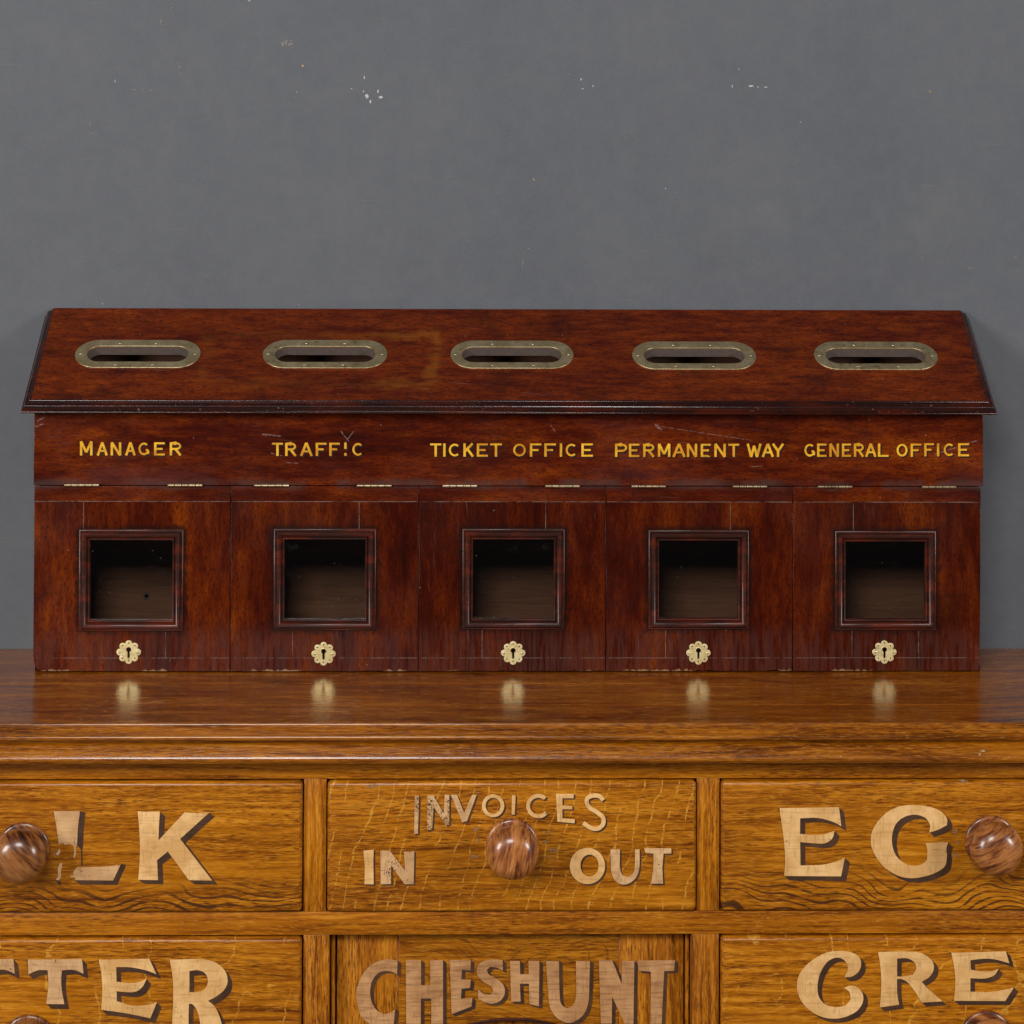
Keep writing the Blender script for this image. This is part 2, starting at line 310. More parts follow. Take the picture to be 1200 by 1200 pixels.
M['mhg'] = mahogany('mahogany_case', 'x', 8.8, 0.8, 0.4)
M['mould'] = moulding_mat('dark_polished_moulding', (0.018, 0.0045, 0.0035), (0.055, 0.0075, 0.0030), 0, 0.22)
M['wmould'] = moulding_mat('window_moulding_polish', (0.028, 0.0065, 0.004), (0.10, 0.013, 0.0035), 2, 0.36, 0.14, 0.15)
g = G('bare_inside_wood'); _v = g.co()
_n = g.noise(g.mul(_v, (5, 60, 60)), 1, 4, 0.65); _n2 = g.noise(g.mul(_v, (30, 420, 420)), 1, 3)
M['inside'] = g.fin(g.ramp(g.m('ADD', g.m('MULTIPLY', _n, .6), g.m('MULTIPLY', _n2, .4)), [(0.30, (0.10, 0.036, 0.016)), (0.5, (0.19, 0.080, 0.038)), (0.70, (0.25, 0.115, 0.058))]), 0.7, _n2, 0.3, 0.0006)
M['lining'] = plain('dusty_sawn_wood', (0.115, 0.080, 0.068), 0.8, 0.35, 160)
M['plate'] = brass('aged_brass_plate', (0.72, 0.56, 0.30), (0.86, 0.70, 0.42), 0.38)
M['screw'] = brass('brass_screw_head', (0.60, 0.50, 0.30), (0.75, 0.62, 0.40), 0.28)
M['escut'] = brass('lacquered_brass', (0.88, 0.72, 0.34), (0.96, 0.84, 0.48), 0.36, 1.0, 0.75)
M['hinge'] = brass('rubbed_hinge_brass', (0.42, 0.32, 0.19), (0.60, 0.48, 0.31), 0.34, 2.0)
M['glass'] = glass_mat()
M['gold'] = paint('gold_letter_paint', (0.60, 0.25, 0.008), (0.96, 0.54, 0.030), 0.12, 260, 0.0, sheen=0.35)
M['goldworn'] = paint('gold_letter_paint_flaking', (0.70, 0.30, 0.012), (0.90, 0.47, 0.03), 0.36, 210, 1.7, sheen=0.35)
M['goldshade'] = plain('black_letter_shade', (0.011, 0.0035, 0.0025), 0.4, 0.4)
M['cream'] = paint('cream_letter_paint', (0.68, 0.37, 0.125), (0.88, 0.54, 0.225), 0.24, 160, 0.0)
M['creamworn'] = paint('cream_letter_paint_rubbed', (0.54, 0.30, 0.13), (0.74, 0.45, 0.21), 0.42, 190, 2.2)
M['buff'] = paint('buff_letter_paint_rubbed_thin', (0.46, 0.22, 0.085), (0.62, 0.33, 0.14), 0.12, 170, 5.0, thin=0.30)
M['shade'] = paint('umber_letter_shade', (0.042, 0.0135, 0.003), (0.085, 0.032, 0.008), 0.16, 200, 3.0, thin=0.12, sheen=0.6)
M['knob'] = knob_mat()
M['oaktop'] = oak('oak_top_boards', 'board', 2.2, 0.80, None, None, 1.2, 0.23, 0.5, 0.35, 0.0010, 0.5)
M['oakedge'] = oak('oak_edge_moulding', 'x', 6.1, 0.78, None, None, 0.5, 0.28, 0.9, 0.8, 0.0014)
M['rail'] = [oak('oak_rail_%d' % i, 'x', 11.3+i*3, 0.95, None, None, 0.2) for i in range(3)]
M['stile'] = [oak('oak_stile_%d' % i, 'z', 21.3+i*3, 0.98, None, None, 0.1) for i in range(2)]
M['dr'] = {
 'milk': oak('oak_drawer_flat_sawn_a', 'x', 31, 1.0, None, (-0.192, -0.158, 150, 0.34), 0.0, 0.33, 0.30),
 'invoice': oak('oak_drawer_quartered_a', 'x', 33.4, 1.0, (60, -16, 1.3, 0.10), None, 0.0, 0.33, 0.30),
 'egg': oak('oak_drawer_flat_sawn_b', 'x', 37.7, 1.0, None, (-0.186, -0.140, 135, 0.30), 0.0, 0.33, 0.30),
 'butter': oak('oak_drawer_quartered_b', 'x', 41.2, 1.0, (24, -7, 0.8, 0.08), None, 0.0, 0.33, 0.30),
 'cream': oak('oak_drawer_quartered_c', 'x', 47.9, 1.05, (26, -9, 0.9, 0.09), None, 0.0, 0.33, 0.30)}
M['cdst'] = oak('oak_cupboard_stile', 'z', 51, 1.0, None, None, 0.0)
M['cdrl'] = oak('oak_cupboard_rail', 'x', 54, 0.86, None, (-0.36, -0.15, 90, 0.16), 0.0)
M['chip'] = plain('bare_plaster', (0.50, 0.50, 0.48), 0.9, 0.3, 400)
M['hole'] = plain('nail_hole_dark', (0.03, 0.02, 0.012), 0.9)
M['rawchip'] = plain('bare_chipped_wood', (0.42, 0.29, 0.17), 0.8, 0.3, 300)
g = G('old_polish_in_joint'); _v = g.co()
g.fin((0.20, 0.15, 0.12), 0.5); M['joint'] = g.worn(g.ss(g.noise(g.mul(_v, (1, 1, 1)), 42, 5, 0.8), 0.40, 0.62))
M['floor'] = plain('brown_floor', (0.10, 0.07, 0.05), 0.6, 0.2, 8)

# ------------------------------------------------------------------ geometry helpers
def link(name, me, mat, parent=None, smooth=None):
    if mat is not None and not me.materials: me.materials.append(mat)
    o = bpy.data.objects.new(name, me); COL.objects.link(o)
    if parent: o.parent = parent
    if smooth is not None and len(me.polygons):
        me.polygons.foreach_set('use_smooth', [True]*len(me.polygons)); me.set_sharp_from_angle(angle=math.radians(smooth))
    return o
def from_bm(name, bm, mat, parent=None, smooth=None):
    bmesh.ops.recalc_face_normals(bm, faces=bm.faces[:])
    me = bpy.data.meshes.new(name); bm.to_mesh(me); bm.free(); return link(name, me, mat, parent, smooth)
def box(name, lo, hi, mat, parent=None, bev=0.0008, seg=2):
    bm = bmesh.new(); bmesh.ops.create_cube(bm, size=1)
    for v in bm.verts: v.co = Vector([lo[i]+(v.co[i]+0.5)*(hi[i]-lo[i]) for i in range(3)])
    if bev: bmesh.ops.bevel(bm, geom=bm.edges[:], offset=bev, segments=seg, profile=0.5, affect='EDGES')
    return from_bm(name, bm, mat, parent, 40)
def flat_mesh(loops, t, bev=0.0, res=1):
    """filled outline (even-odd holes), thickness t in +w, first surface at w=0"""
    cu = bpy.data.curves.new('tmp', 'CURVE'); cu.dimensions = '2D'; cu.fill_mode = 'BOTH'
    cu.extrude = max(t/2-bev, 0); cu.bevel_depth = bev; cu.bevel_resolution = res; cu.offset = -bev
    for lp in loops:
        sp = cu.splines.new('POLY'); sp.points.add(len(lp)-1)
        for i, (a, b) in enumerate(lp): sp.points[i].co = (a, b, 0, 1)
        sp.use_cyclic_u = True
    ob = bpy.data.objects.new('tmp', cu); COL.objects.link(ob)
    me = bpy.data.meshes.new_from_object(ob.evaluated_get(bpy.context.evaluated_depsgraph_get()))
    bpy.data.objects.remove(ob); bpy.data.curves.remove(cu)
    me.materials.clear()
    for v in me.vertices: v.co.z += t/2
    return me
def plate(name, loops, t, mapf, mat, parent=None, bev=0.0, smooth=35, res=1):
    me = flat_mesh(loops, t, bev, res)
    for v in me.vertices: v.co = mapf(v.co.x, v.co.y, v.co.z)
    bm = bmesh.new(); bm.from_mesh(me); bmesh.ops.remove_doubles(bm, verts=bm.verts[:], dist=1e-7); bpy.data.meshes.remove(me)
    return from_bm(name, bm, mat, parent, smooth)
def front(Y):
    """map for something standing in a plane y=Y, thickness growing towards the viewer"""
    return lambda a, b, w: Vector((a, Y-w, b))
def rect(x0, z0, x1, z1): return [(x0, z0), (x1, z0), (x1, z1), (x0, z1)]
def circle(cx, cz, r, n=24, a0=0.0): return [(cx+r*math.cos(a0+2*math.pi*i/n), cz+r*math.sin(a0+2*math.pi*i/n)) for i in range(n)]
def stadium(x0, z0, x1, z1, n=12):
    r = (z1-z0)/2; c = (z0+z1)/2
    return [(x1-r+r*math.cos(-math.pi/2+math.pi*i/n), c+r*math.sin(-math.pi/2+math.pi*i/n)) for i in range(n+1)] + \
           [(x0+r+r*math.cos(math.pi/2+math.pi*i/n), c+r*math.sin(math.pi/2+math.pi*i/n)) for i in range(n+1)]
def frame_sweep(name, prof, x0, z0, x1, z1, mapf, mat, parent, closed=True, smooth=32):
    """profile (inset, height) carried round a rectangle with mitred corners"""
    bm = bmesh.new(); rings = []
    for d, h in prof:
        if closed: pts = [(x0+d, z0+d), (x1-d, z0+d), (x1-d, z1-d), (x0+d, z1-d)]
        else: pts = [(x0+d, z1), (x0+d, z0+d), (x1-d, z0+d), (x1-d, z1)]
        rings.append([bm.verts.new(mapf(a, b, h)) for a, b in pts])
    n = 4 if closed else 3
    for r0, r1 in zip(rings, rings[1:]):
        for i in range(n): bm.faces.new((r0[i], r0[(i+1) % 4], r1[(i+1) % 4], r1[i]))
    if not closed:
        bm.faces.new([r[0] for r in rings]); bm.faces.new([r[3] for r in rings][::-1])
    return from_bm(name, bm, mat, parent, smooth)
def extrude_x(name, prof, x0, x1, mat, parent, smooth=32, cuts=1):
    bm = bmesh.new(); rows = []
    for k in range(cuts+1):
        x = x0+(x1-x0)*k/cuts; rows.append([bm.verts.new((x, y, z)) for y, z in prof])
    for a, b in zip(rows, rows[1:]):
        for i in range(len(prof)): bm.faces.new((a[i], a[(i+1) % len(prof)], b[(i+1) % len(prof)], b[i]))
    bm.faces.new(rows[0]); bm.faces.new(rows[-1][::-1])
    return from_bm(name, bm, mat, parent, smooth)
def lathe_y(prof, n=40):
    """profile (radius, distance towards the viewer) turned about the y axis"""
    bm = bmesh.new(); rings = []
    for r, d in prof:
        if r < 1e-6: rings.append([bm.verts.new((0, -d, 0))])
        else: rings.append([bm.verts.new((r*math.cos(2*math.pi*i/n), -d, r*math.sin(2*math.pi*i/n))) for i in range(n)])
    for a, b in zip(rings, rings[1:]):
        for i in range(n):
            j = (i+1) % n
            if len(a) == 1: bm.faces.new((a[0], b[i], b[j]))
            elif len(b) == 1: bm.faces.new((a[i], a[j], b[0]))
            else: bm.faces.new((a[i], a[j], b[j], b[i]))
    bmesh.ops.recalc_face_normals(bm, faces=bm.faces[:])
    me = bpy.data.meshes.new('turned'); bm.to_mesh(me); bm.free(); return me
def empty(name, loc=(0, 0, 0)):
    o = bpy.data.objects.new(name, None); COL.objects.link(o); o.location = loc; o.empty_display_size = 0.05; return o
def smooth_loop(pts, ang=50, sub=4):
    """round the gentle turns of a traced outline, keep its corners"""
    n = len(pts); P = [Vector(p) for p in pts]; out = []
    corner = []
    for i in range(n):
        a = P[i]-P[i-1]; b = P[(i+1) % n]-P[i]
        corner.append(a.length < 1e-9 or b.length < 1e-9 or math.degrees(a.angle(b, 0)) > ang)
    for i in range(n):
        p1, p2 = P[i], P[(i+1) % n]
        c1, c2 = corner[i], corner[(i+1) % n]
        if c1 and c2: out.append(tuple(p1)); continue
        p0 = P[i-1] if not c1 else p1-(p2-p1); p3 = P[(i+2) % n] if not c2 else p2+(p2-p1)
        for k in range(sub):
            t = k/sub
            q = 0.5*((2*p1)+(-p0+p2)*t+(2*p0-5*p1+4*p2-p3)*t*t+(-p0+3*p1-3*p2+p3)*t*t*t); out.append(tuple(q))
    return out
def join_meshes(name, mes, mat, parent, smooth=None):
    bm = bmesh.new()
    for me in mes: bm.from_mesh(me); bpy.data.meshes.remove(me)
    me = bpy.data.meshes.new(name); bm.to_mesh(me); bm.free(); return link(name, me, mat, parent, smooth)
def mapped(me, mapf):
    for v in me.vertices: v.co = mapf(v.co.x, v.co.y, v.co.z)
    return me

# ================================================================== the setting
YW = 0.137
wall = box('wall', (-2.6, YW, -0.86), (2.6, YW+0.1, 2.4), M['wall'], None, 0); wall['kind'] = 'structure'
fl = box('floor', (-2.6, -3.2, -0.90), (2.6, YW, -0.86), M['floor'], None, 0); fl['kind'] = 'structure'
def flake(px, py, w, h, mat, n=9, t=0.0004, name='paint_chip', seed=0, tilt=0.0):
    rg = random.Random(seed*31+int(px*7+py)); x, z = at(px, py, YW)
    pts = []
    for i in range(n):
        a = 2*math.pi*i/n; r = 0.55+0.6*rg.random(); u, v_ = r*w*math.cos(a), r*h*math.sin(a)
        pts.append((x+(u*math.cos(tilt)-v_*math.sin(tilt))/1000, z+(u*math.sin(tilt)+v_*math.cos(tilt))/1000))
    plate(name, [pts], t, front(YW-0.00005), mat, wall, 0, None)
for px, py, w, h, tl in [(135, 95, .8, 3.6, .2), (427, 91, 1.6, 3.4, -.3), (426, 107, 1.4, 2.4, .1), (430, 113, 4.2, 4.4, -.7), (434, 119, 2.2, 3.6, .3), (443, 107, 1.6, 4.2, -.2), (446, 114, 4.4, 3.0, -.6),
                         (866, 81, 1.2, 1.4, 0), (858, 101, 1.3, 3.6, .1), (880, 101, 5.6, 1.8, -.15), (888, 102, 2.2, 1.4, 0), (897, 102, 4.6, 1.3, .1), (780, 221, .9, 2.2, .4), (791, 225, 1.0, .5, 0), (348, 108, .8, 1.4, 0), (412, 104, 2.6, .9, .3),
                         (681, 93, 1.5, 2.6, .5), (683, 104, 3.0, .7, .1), (695, 101, 1.2, 2.6, .2), (938, 143, 2.4, .6, .1), (619, 291, .9, .9, 0), (667, 87, .7, .7, 0), (120, 356, .8, 2.0, 0), (350, 357, 1.1, .7, 0), (292, 1, 3.5, .8, 0)]:
    flake(px, py, w*0.62, h*0.62, M['chip'])
for px, py in [(626, 210), (1090, 107), (355, 77)]:
    flake(px, py, 1.7, 1.7, M['rawchip'], 11, 0.0005, 'filled_nail_hole', 3)
    if px != 355: flake(px+.4, py-.3, 0.8, 0.8, M['hole'], 9, 0.0008, 'nail_hole', 5)
g = G('faint_scuff'); g.fin((0.20, 0.195, 0.18), 0.7); SC = g.worn(g.ss(g.noise(g.co(), 260, 3, 0.7), 0.40, 0.55))
for (a, b, w) in [((716, 160), (772, 167), .45), ((728, 154), (740, 156), .5), ((215, 328), (248, 322), .5), ((418, 21), (470, 22), .4), ((868, 309), (914, 311), .35), ((330, 52), (346, 49), 5), ((203, 2), (200, 18), .8), ((188, 20), (190, 40), 2.5), ((208, 68), (212, 86), 2.0), ((151, 105), (190, 106), 1.2), ((105, 144), (109, 157), 1.4),
                  ((710, 165), (735, 178), .5), ((660, 220), (695, 250), .4), ((750, 178), (755, 179), .6), ((1055, 172), (1070, 192), .4), ((1075, 301), (1090, 302), .5), ((1134, 314), (1140, 315), .7), ((872, 105), (860, 108), .5), ((613, 300), (612, 316), .6), ((781, 330), (785, 345), .5), ((1188, 300), (1196, 303), 1.6), ((1186, 322), (1200, 312), .5)]:
    p, q = Vector(at(*a, YW)), Vector(at(*b, YW)); d = (q-p).normalized(); nn = Vector((-d.y, d.x))*w/2000
    plate('scuff_mark', [[tuple(p-nn), tuple((p+q)/2-nn*1.6), tuple(q-nn*.6), tuple(q+nn*.6), tuple((p+q)/2+nn*1.6), tuple(p+nn)]], 0.0002, front(YW-0.00005), SC, wall, 0, None)

# ================================================================== the sideboard
YA = -0.252                                       # front edge of its top
YF = YA+0.020                                     # plane of the front frame
side = empty('sideboard', (0, 0, -0.86)); side['label'] = 'golden oak shop counter with lettered drawers and turned knobs, under the mahogany letter box'; side['category'] = 'sideboard'
def SP(o): o.location.z += 0.86; return o        # parts are written in room coordinates
XL, XR = at(-330, 1000, YF)[0], at(1520, 1000, YF)[0]
ys = [YA+0.003, hit(600, 826, (0, 0, 0), Vector((0, 0, 1))).y, hit(600, 801, (0, 0, 0), Vector((0, 0, 1))).y, YW-0.001]
for a, b in zip(ys, ys[1:]):
    SP(box('top_board', (XL-.03, a+0.00012, -0.020), (XR+.03, b-0.00012, 0.0), M['oaktop'], side, 0.0005, 1))
def prof_round(pts): return smooth_loop(pts, 62, 4)
P = [(YA+.0028, 0.0), (YA+.0012, -.0002), (YA, -.0018), (YA-.0004, -.0105), (YA-.0030, -.0112), (YA-.0052, -.0128), (YA-.0056, -.0150), (YA-.0040, -.0172), (YA+.0022, -.0182), (YA+.0022, -.0202),
     (YA-.0034, -.0212), (YA-.0068, -.0245), (YA-.0105, -.0290), (YA-.0130, -.0325), (YA-.0138, -.0355), (YA-.0120, -.0385), (YA-.0070, -.0402), (YF+.004, -.0404), (YF+.004, -.0206), (YA+.0040, -.0204)]
SP(extrude_x('edge_moulding', prof_round(P), XL-.03, XR+.03, M['oakedge'], side, 40, 1))
def zf(px, py, Y=None): return at(px, py, YF if Y is None else Y)[1]
def xf(px, Y=None): return at(px, 1050, YF if Y is None else Y)[0]
# horizontal lines of the front, read at the middle of the picture (the frame is level; only the eye is tilted)
z_rt, z_d1t, z_d1b, z_d2t = -0.0406, zf(600, 912.5), zf(600, 1068), zf(600, 1095)
SP(box('rail', (XL, YF, z_d1t), (XR, YF+.03, z_rt), M['rail'][0], side, .0008))
SP(box('rail', (XL, YF, z_d2t), (XR, YF+.03, z_d1b), M['rail'][1], side, .0008))
xs = [(355.5, 382), (816.5, 843)]; xs2 = [(355.5, 386), (811, 843)]
for k, (a, b) in enumerate(xs): SP(box('stile', (xf(a), YF+.0004, z_d1b), (xf(b), YF+.03, z_d1t), M['stile'][k], side, .0008))
ZB = -0.83
for k, (a, b) in enumerate(xs2): SP(box('post', (xf(a), YF+.0004, ZB), (xf(b), YF+.045, z_d2t), M['stile'][k], side, .0016))
zs3 = z_d2t-0.150
for x0, x1 in ((XL, xf(355.5)), (xf(843), XR)):
    SP(box('lower_front', (x0, YF, ZB), (x1, YF+.03, zs3-.022), M['rail'][2], side, .001))
    SP(box('lower_rail', (x0, YF, zs3-.0218), (x1, YF+.03, zs3), M['rail'][0], side, .001))
for x in (XL, XR-.02): SP(box('side_panel', (x-.001 if x == XL else x+.001, YF+.0302, ZB), (x+.02, YW-.002, -.0205), M['stile'][0], side, .001))
SP(box('plinth', (XL+.01, YF+.012, -0.86), (XR-.01, YW-.002, ZB), M['rail'][2], side, .002))
SP(box('inner_case', (XL+.03, YF+.046, ZB+.002), (XR-.03, YF+.056, -.0405), M['inside'], side, 0))

# ---- letters
def rows(crop, sc, raw, ox=0, oy=0): return [(crop[0]+(x+ox)/sc, crop[1]+(y+oy)/sc) for x, y in raw]
def two_coats(name, top, under, mat, shmat, parent, label):
    """one painted letter: its face and its block shade"""
    bm = bmesh.new()
    for me in top: bm.from_mesh(me); bpy.data.meshes.remove(me)
    n = len(bm.faces)
    for me in under: bm.from_mesh(me); bpy.data.meshes.remove(me)
    bm.faces.ensure_lookup_table()
    for f_ in bm.faces[n:]: f_.material_index = 1
    me = bpy.data.meshes.new(name); bm.to_mesh(me); bm.free(); me.materials.append(mat); me.materials.append(shmat)
    o = bpy.data.objects.new(name, me); COL.objects.link(o); o.parent = parent
    if label: o['label'] = label
    return o
def word(parent, glyphs, Y, mat, shade, shmat, labels, depth=0.00025):
    """glyphs: outlines in measured picture points, laid as paint on the plane y=Y with the painted block shade below"""
    def conv(loops, sx=0.0, sy=0.0): return [[at(x+sx, y+sy, Y) for x, y in lp] for lp in loops]
    for gl, lab in zip(glyphs, labels):
        sh = []
        if shade:
            sx, sy, n = shade
            for k in range(1, n+1): sh.append(mapped(flat_mesh(conv(gl, sx*k/n, sy*k/n), 0.00010), front(Y-0.00012-0.00003*(n-k))))
        two_coats('letter', [mapped(flat_mesh(conv(gl), depth), front(Y-0.0005))], sh, mat, shmat or mat, parent, lab)
def S5(raw, **k): return smooth_loop(raw, 50, 5)
cA, sA = (0, 920), 1200/260
L_full = [(291, 140), (433, 140), (420, 235), (416, 330), (418, 400), (440, 440), (560, 440), (620, 434), (655, 425), (612, 515), (305, 515), (318, 400), (316, 300), (305, 220)]
L_top = [(291, 140), (433, 140), (422, 230), (417, 322), (411, 330), (412, 372), (404, 395), (396, 392), (402, 350), (395, 324), (372, 318), (352, 322), (340, 314), (318, 320), (314, 290), (305, 225)]
L_foot = [(415, 444), (560, 440), (620, 434), (655, 425), (612, 515), (410, 513), (404, 500), (382, 498), (378, 492), (398, 484), (396, 470)]
L_b1 = [(322, 340), (328, 362), (316, 380), (302, 372), (312, 358)]
L_b2 = [(325, 418), (338, 425), (330, 470), (332, 498), (318, 514), (303, 512), (314, 490), (312, 450)]
K_ = [(745, 140), (775, 143), (865, 143), (860, 220), (858, 298), (1000, 145), (1050, 150), (1133, 147), (975, 290), (1148, 515), (1022, 513), (908, 358), (850, 405), (855, 513), (748, 511), (755, 420), (757, 330), (753, 230)]
cG, sG = (0, 1090), 4.0
T_ = [(130, 133), (150, 137), (385, 134), (392, 203), (345, 185), (290, 187), (288, 260), (302, 346), (217, 345), (227, 260), (224, 187), (178, 187), (133, 207)]
E_ = [(462, 133), (482, 137), (700, 133), (733, 205), (680, 186), (610, 173), (545, 172), (547, 240), (600, 247), (650, 243), (688, 225), (670, 262), (640, 286), (600, 290), (547, 285), (548, 332), (620, 352), (690, 350), (737, 335), (705, 412), (600, 390), (475, 372), (480, 280), (475, 200)]
R_ = [(795, 133), (815, 137), (940, 135), (1010, 150), (1055, 190), (1067, 240), (1050, 280), (1010, 312), (975, 330), (1005, 355), (1028, 400), (1045, 460), (1065, 520), (952, 520), (938, 430), (925, 378), (905, 348), (886, 343), (884, 430), (890, 520), (800, 520), (808, 430), (812, 250)]
Rh = [(888, 190), (888, 290), (930, 288), (963, 270), (975, 237), (963, 203), (930, 187)]
cH, sH = (900, 920), 4.0
EE = [(52, 102), (75, 107), (332, 102), (343, 192), (300, 170), (230, 153), (150, 155), (150, 228), (200, 232), (260, 230), (312, 213), (300, 250), (265, 272), (215, 272), (150, 266), (152, 376), (250, 373), (320, 357), (360, 338), (342, 427), (75, 425), (80, 350), (72, 240)]
GG = [(755, 222), (800, 207), (838, 187), (838, 155), (808, 122), (760, 102), (690, 93), (620, 98), (560, 125), (510, 175), (485, 225), (482, 275), (500, 325), (540, 380), (600, 420), (660, 435), (720, 430), (780, 412), (828, 380), (838, 330), (836, 295), (845, 268), (738, 270), (746, 305), (745, 350), (720, 370), (680, 377), (640, 366), (600, 330), (582, 280), (582, 230), (600, 180), (640, 148), (690, 138), (735, 152), (758, 185)]
cR, sR = (920, 1090), 1200/280
C_ = [(298, 235), (335, 232), (370, 205), (382, 165), (368, 130), (330, 110), (270, 103), (200, 115), (130, 155), (80, 205), (60, 262), (65, 320), (100, 380), (160, 425), (230, 443), (300, 435), (360, 405), (390, 360), (388, 315), (362, 285), (325, 277), (296, 290), (322, 310), (330, 345), (300, 377), (250, 385), (200, 370), (168, 330), (163, 270), (178, 210), (210, 160), (250, 138), (285, 142), (308, 165), (314, 195)]
R2 = [(467, 110), (490, 108), (640, 107), (700, 122), (740, 157), (745, 200), (722, 235), (685, 258), (720, 295), (790, 356), (765, 358), (685, 362), (650, 305), (615, 262), (585, 245), (562, 244), (562, 310), (572, 373), (475, 387), (482, 300), (480, 200)]
R2h = [(562, 142), (562, 232), (600, 231), (642, 222), (658, 190), (646, 158), (610, 140)]
E2 = [(833, 108), (855, 112), (1108, 105), (1125, 165), (1060, 147), (1000, 142), (930, 150), (932, 197), (980, 206), (1035, 206), (1072, 192), (1050, 225), (1000, 242), (930, 240), (930, 308), (1020, 310), (1090, 300), (1150, 285), (1105, 355), (848, 354), (855, 260), (848, 180)]
A2 = [(1190, 352), (1210, 345), (1290, 108), (1350, 105), (1430, 350), (1345, 352), (1325, 290), (1260, 292), (1240, 352)]
A2h = [(1270, 255), (1315, 255), (1295, 180)]
cI, sI = (400, 900), 1200/220
cO = (600, 900)
def arc(cx, cy, rx, ry, a0, a1, w, n=18, sc=sI, c=cI):
    A_ = [math.radians(a0+(a1-a0)*i/n) for i in range(n+1)]
    o = [(cx+rx*math.cos(a), cy-ry*math.sin(a)) for a in A_]; i_ = [(cx+(rx-w)*math.cos(a), cy-(ry-w)*math.sin(a)) for a in A_]
    return rows(c, sc, o+i_[::-1])
def ell(cx, cy, rx, ry, c, sc=sI, n=32): return rows(c, sc, [(cx+rx*math.cos(2*math.pi*i/n), cy+ry*math.sin(2*math.pi*i/n)) for i in range(n)])
def ribbon(pts, w, sub=5):
    """a brush stroke of width w along a path"""
    n = len(pts); P = [Vector(p) for p in pts]; c = []
    for i in range(n-1):
        p0 = P[max(i-1, 0)]; p1 = P[i]; p2 = P[i+1]; p3 = P[min(i+2, n-1)]
        for k in range(sub):
            t = k/sub; c.append(0.5*((2*p1)+(-p0+p2)*t+(2*p0-5*p1+4*p2-p3)*t*t+(-p0+3*p1-3*p2+p3)*t*t*t))
    c.append(P[-1]); lft, rgt = [], []
    for i, p in enumerate(c):
        d = (c[min(i+1, len(c)-1)]-c[max(i-1, 0)]).normalized(); nn = Vector((-d.y, d.x))*w/2
        lft.append(tuple(p+nn)); rgt.append(tuple(p-nn))
    return lft+rgt[::-1]
INV1 = [[rows(cI, sI, [(470, 175), (497, 175), (490, 418), (465, 421)])], [rows(cI, sI, [(548, 172), (590, 175), (655, 290), (660, 168), (690, 172), (690, 360), (668, 366), (590, 245), (580, 390), (548, 399)])],
        [rows(cI, sI, [(700, 170), (740, 170), (785, 285), (835, 170), (865, 170), (803, 338), (772, 346)])]]
INV2 = [[ell(970, 240, 72, 73, cI), ell(970, 240, 48, 51, cI)], [rows(cI, sI, [(1090, 172), (1114, 172), (1108, 297), (1088, 297)])],
        [arc(168, 242, 78, 78, 48, 322, 25, 22, sI, cO)], [rows(cO, sI, [(280, 165), (395, 165), (393, 192), (322, 192), (322, 238), (385, 240), (385, 263), (322, 262), (322, 320), (402, 326), (400, 352), (290, 342)])],
        [rows(cO, sI, ribbon([(583, 205), (560, 180), (520, 175), (484, 190), (478, 222), (500, 255), (548, 285), (582, 318), (580, 360), (548, 386), (505, 382), (455, 350)], 27))]]
INW = [[rows(cI, sI, [(140, 527), (207, 521), (205, 600), (207, 742), (148, 742), (150, 620)])], [rows(cI, sI, [(250, 527), (310, 527), (408, 655), (400, 535), (467, 530), (462, 740), (405, 742), (318, 622), (318, 740), (252, 742)])]]
OUTW = [[ell(482, 625, 113, 116, cO), ell(495, 622, 58, 70, cO)], [smooth_loop(rows(cO, sI, [(628, 520), (690, 517), (690, 640), (706, 685), (742, 697), (774, 670), (785, 620), (786, 520), (815, 518), (814, 630), (795, 695), (750, 735), (700, 742), (655, 715), (634, 660), (632, 600)]))],
        [rows(cO, sI, [(845, 512), (1018, 512), (1018, 545), (968, 546), (960, 640), (966, 738), (888, 738), (903, 640), (905, 546), (852, 542)])]]
cC, sC, cD = (400, 1080), 1200/220, (600, 1080)
CHE = [[smooth_loop(rows(cC, sC, [(360, 248), (356, 338), (325, 320), (280, 314), (235, 328), (200, 372), (185, 430), (190, 500), (220, 558), (265, 588), (310, 582), (345, 555), (335, 655), (290, 680), (235, 680), (170, 645), (120, 590), (97, 480), (107, 400), (150, 315), (210, 264), (285, 240)]))],
       [rows(cC, sC, [(412, 245), (510, 245), (510, 405), (568, 405), (568, 245), (650, 245), (650, 652), (575, 652), (575, 490), (508, 490), (508, 652), (415, 652)])],
       [rows(cC, sC, [(692, 245), (828, 245), (825, 312), (770, 305), (768, 368), (828, 370), (822, 422), (768, 428), (765, 492), (838, 486), (832, 541), (705, 590), (700, 420)])],
       [smooth_loop(rows(cC, sC, [(1030, 245), (1033, 312), (992, 292), (950, 288), (930, 308), (945, 338), (1000, 368), (1038, 408), (1044, 460), (1018, 502), (970, 522), (920, 516), (873, 492), (873, 428), (910, 460), (950, 466), (972, 445), (955, 412), (908, 384), (872, 345), (866, 300), (890, 262), (935, 243), (985, 240)]))],
       [rows(cD, sC, [(-13, 250), (50, 250), (52, 335), (108, 335), (105, 250), (175, 250), (172, 540), (112, 526), (108, 395), (50, 395), (55, 510), (-5, 510)])],
       [smooth_loop(rows(cD, sC, [(218, 250), (300, 250), (302, 400), (308, 505), (328, 540), (352, 552), (388, 535), (408, 480), (410, 380), (408, 250), (498, 250), (494, 400), (488, 510), (462, 585), (410, 632), (350, 645), (285, 612), (242, 545), (230, 440)]))],
       [rows(cD, sC, [(555, 246), (640, 246), (702, 400), (700, 250), (782, 250), (776, 652), (720, 652), (640, 478), (637, 650), (568, 650)])],
       [rows(cD, sC, [(800, 248), (1042, 245), (1036, 313), (972, 315), (956, 652), (886, 652), (887, 318), (810, 313)])]]

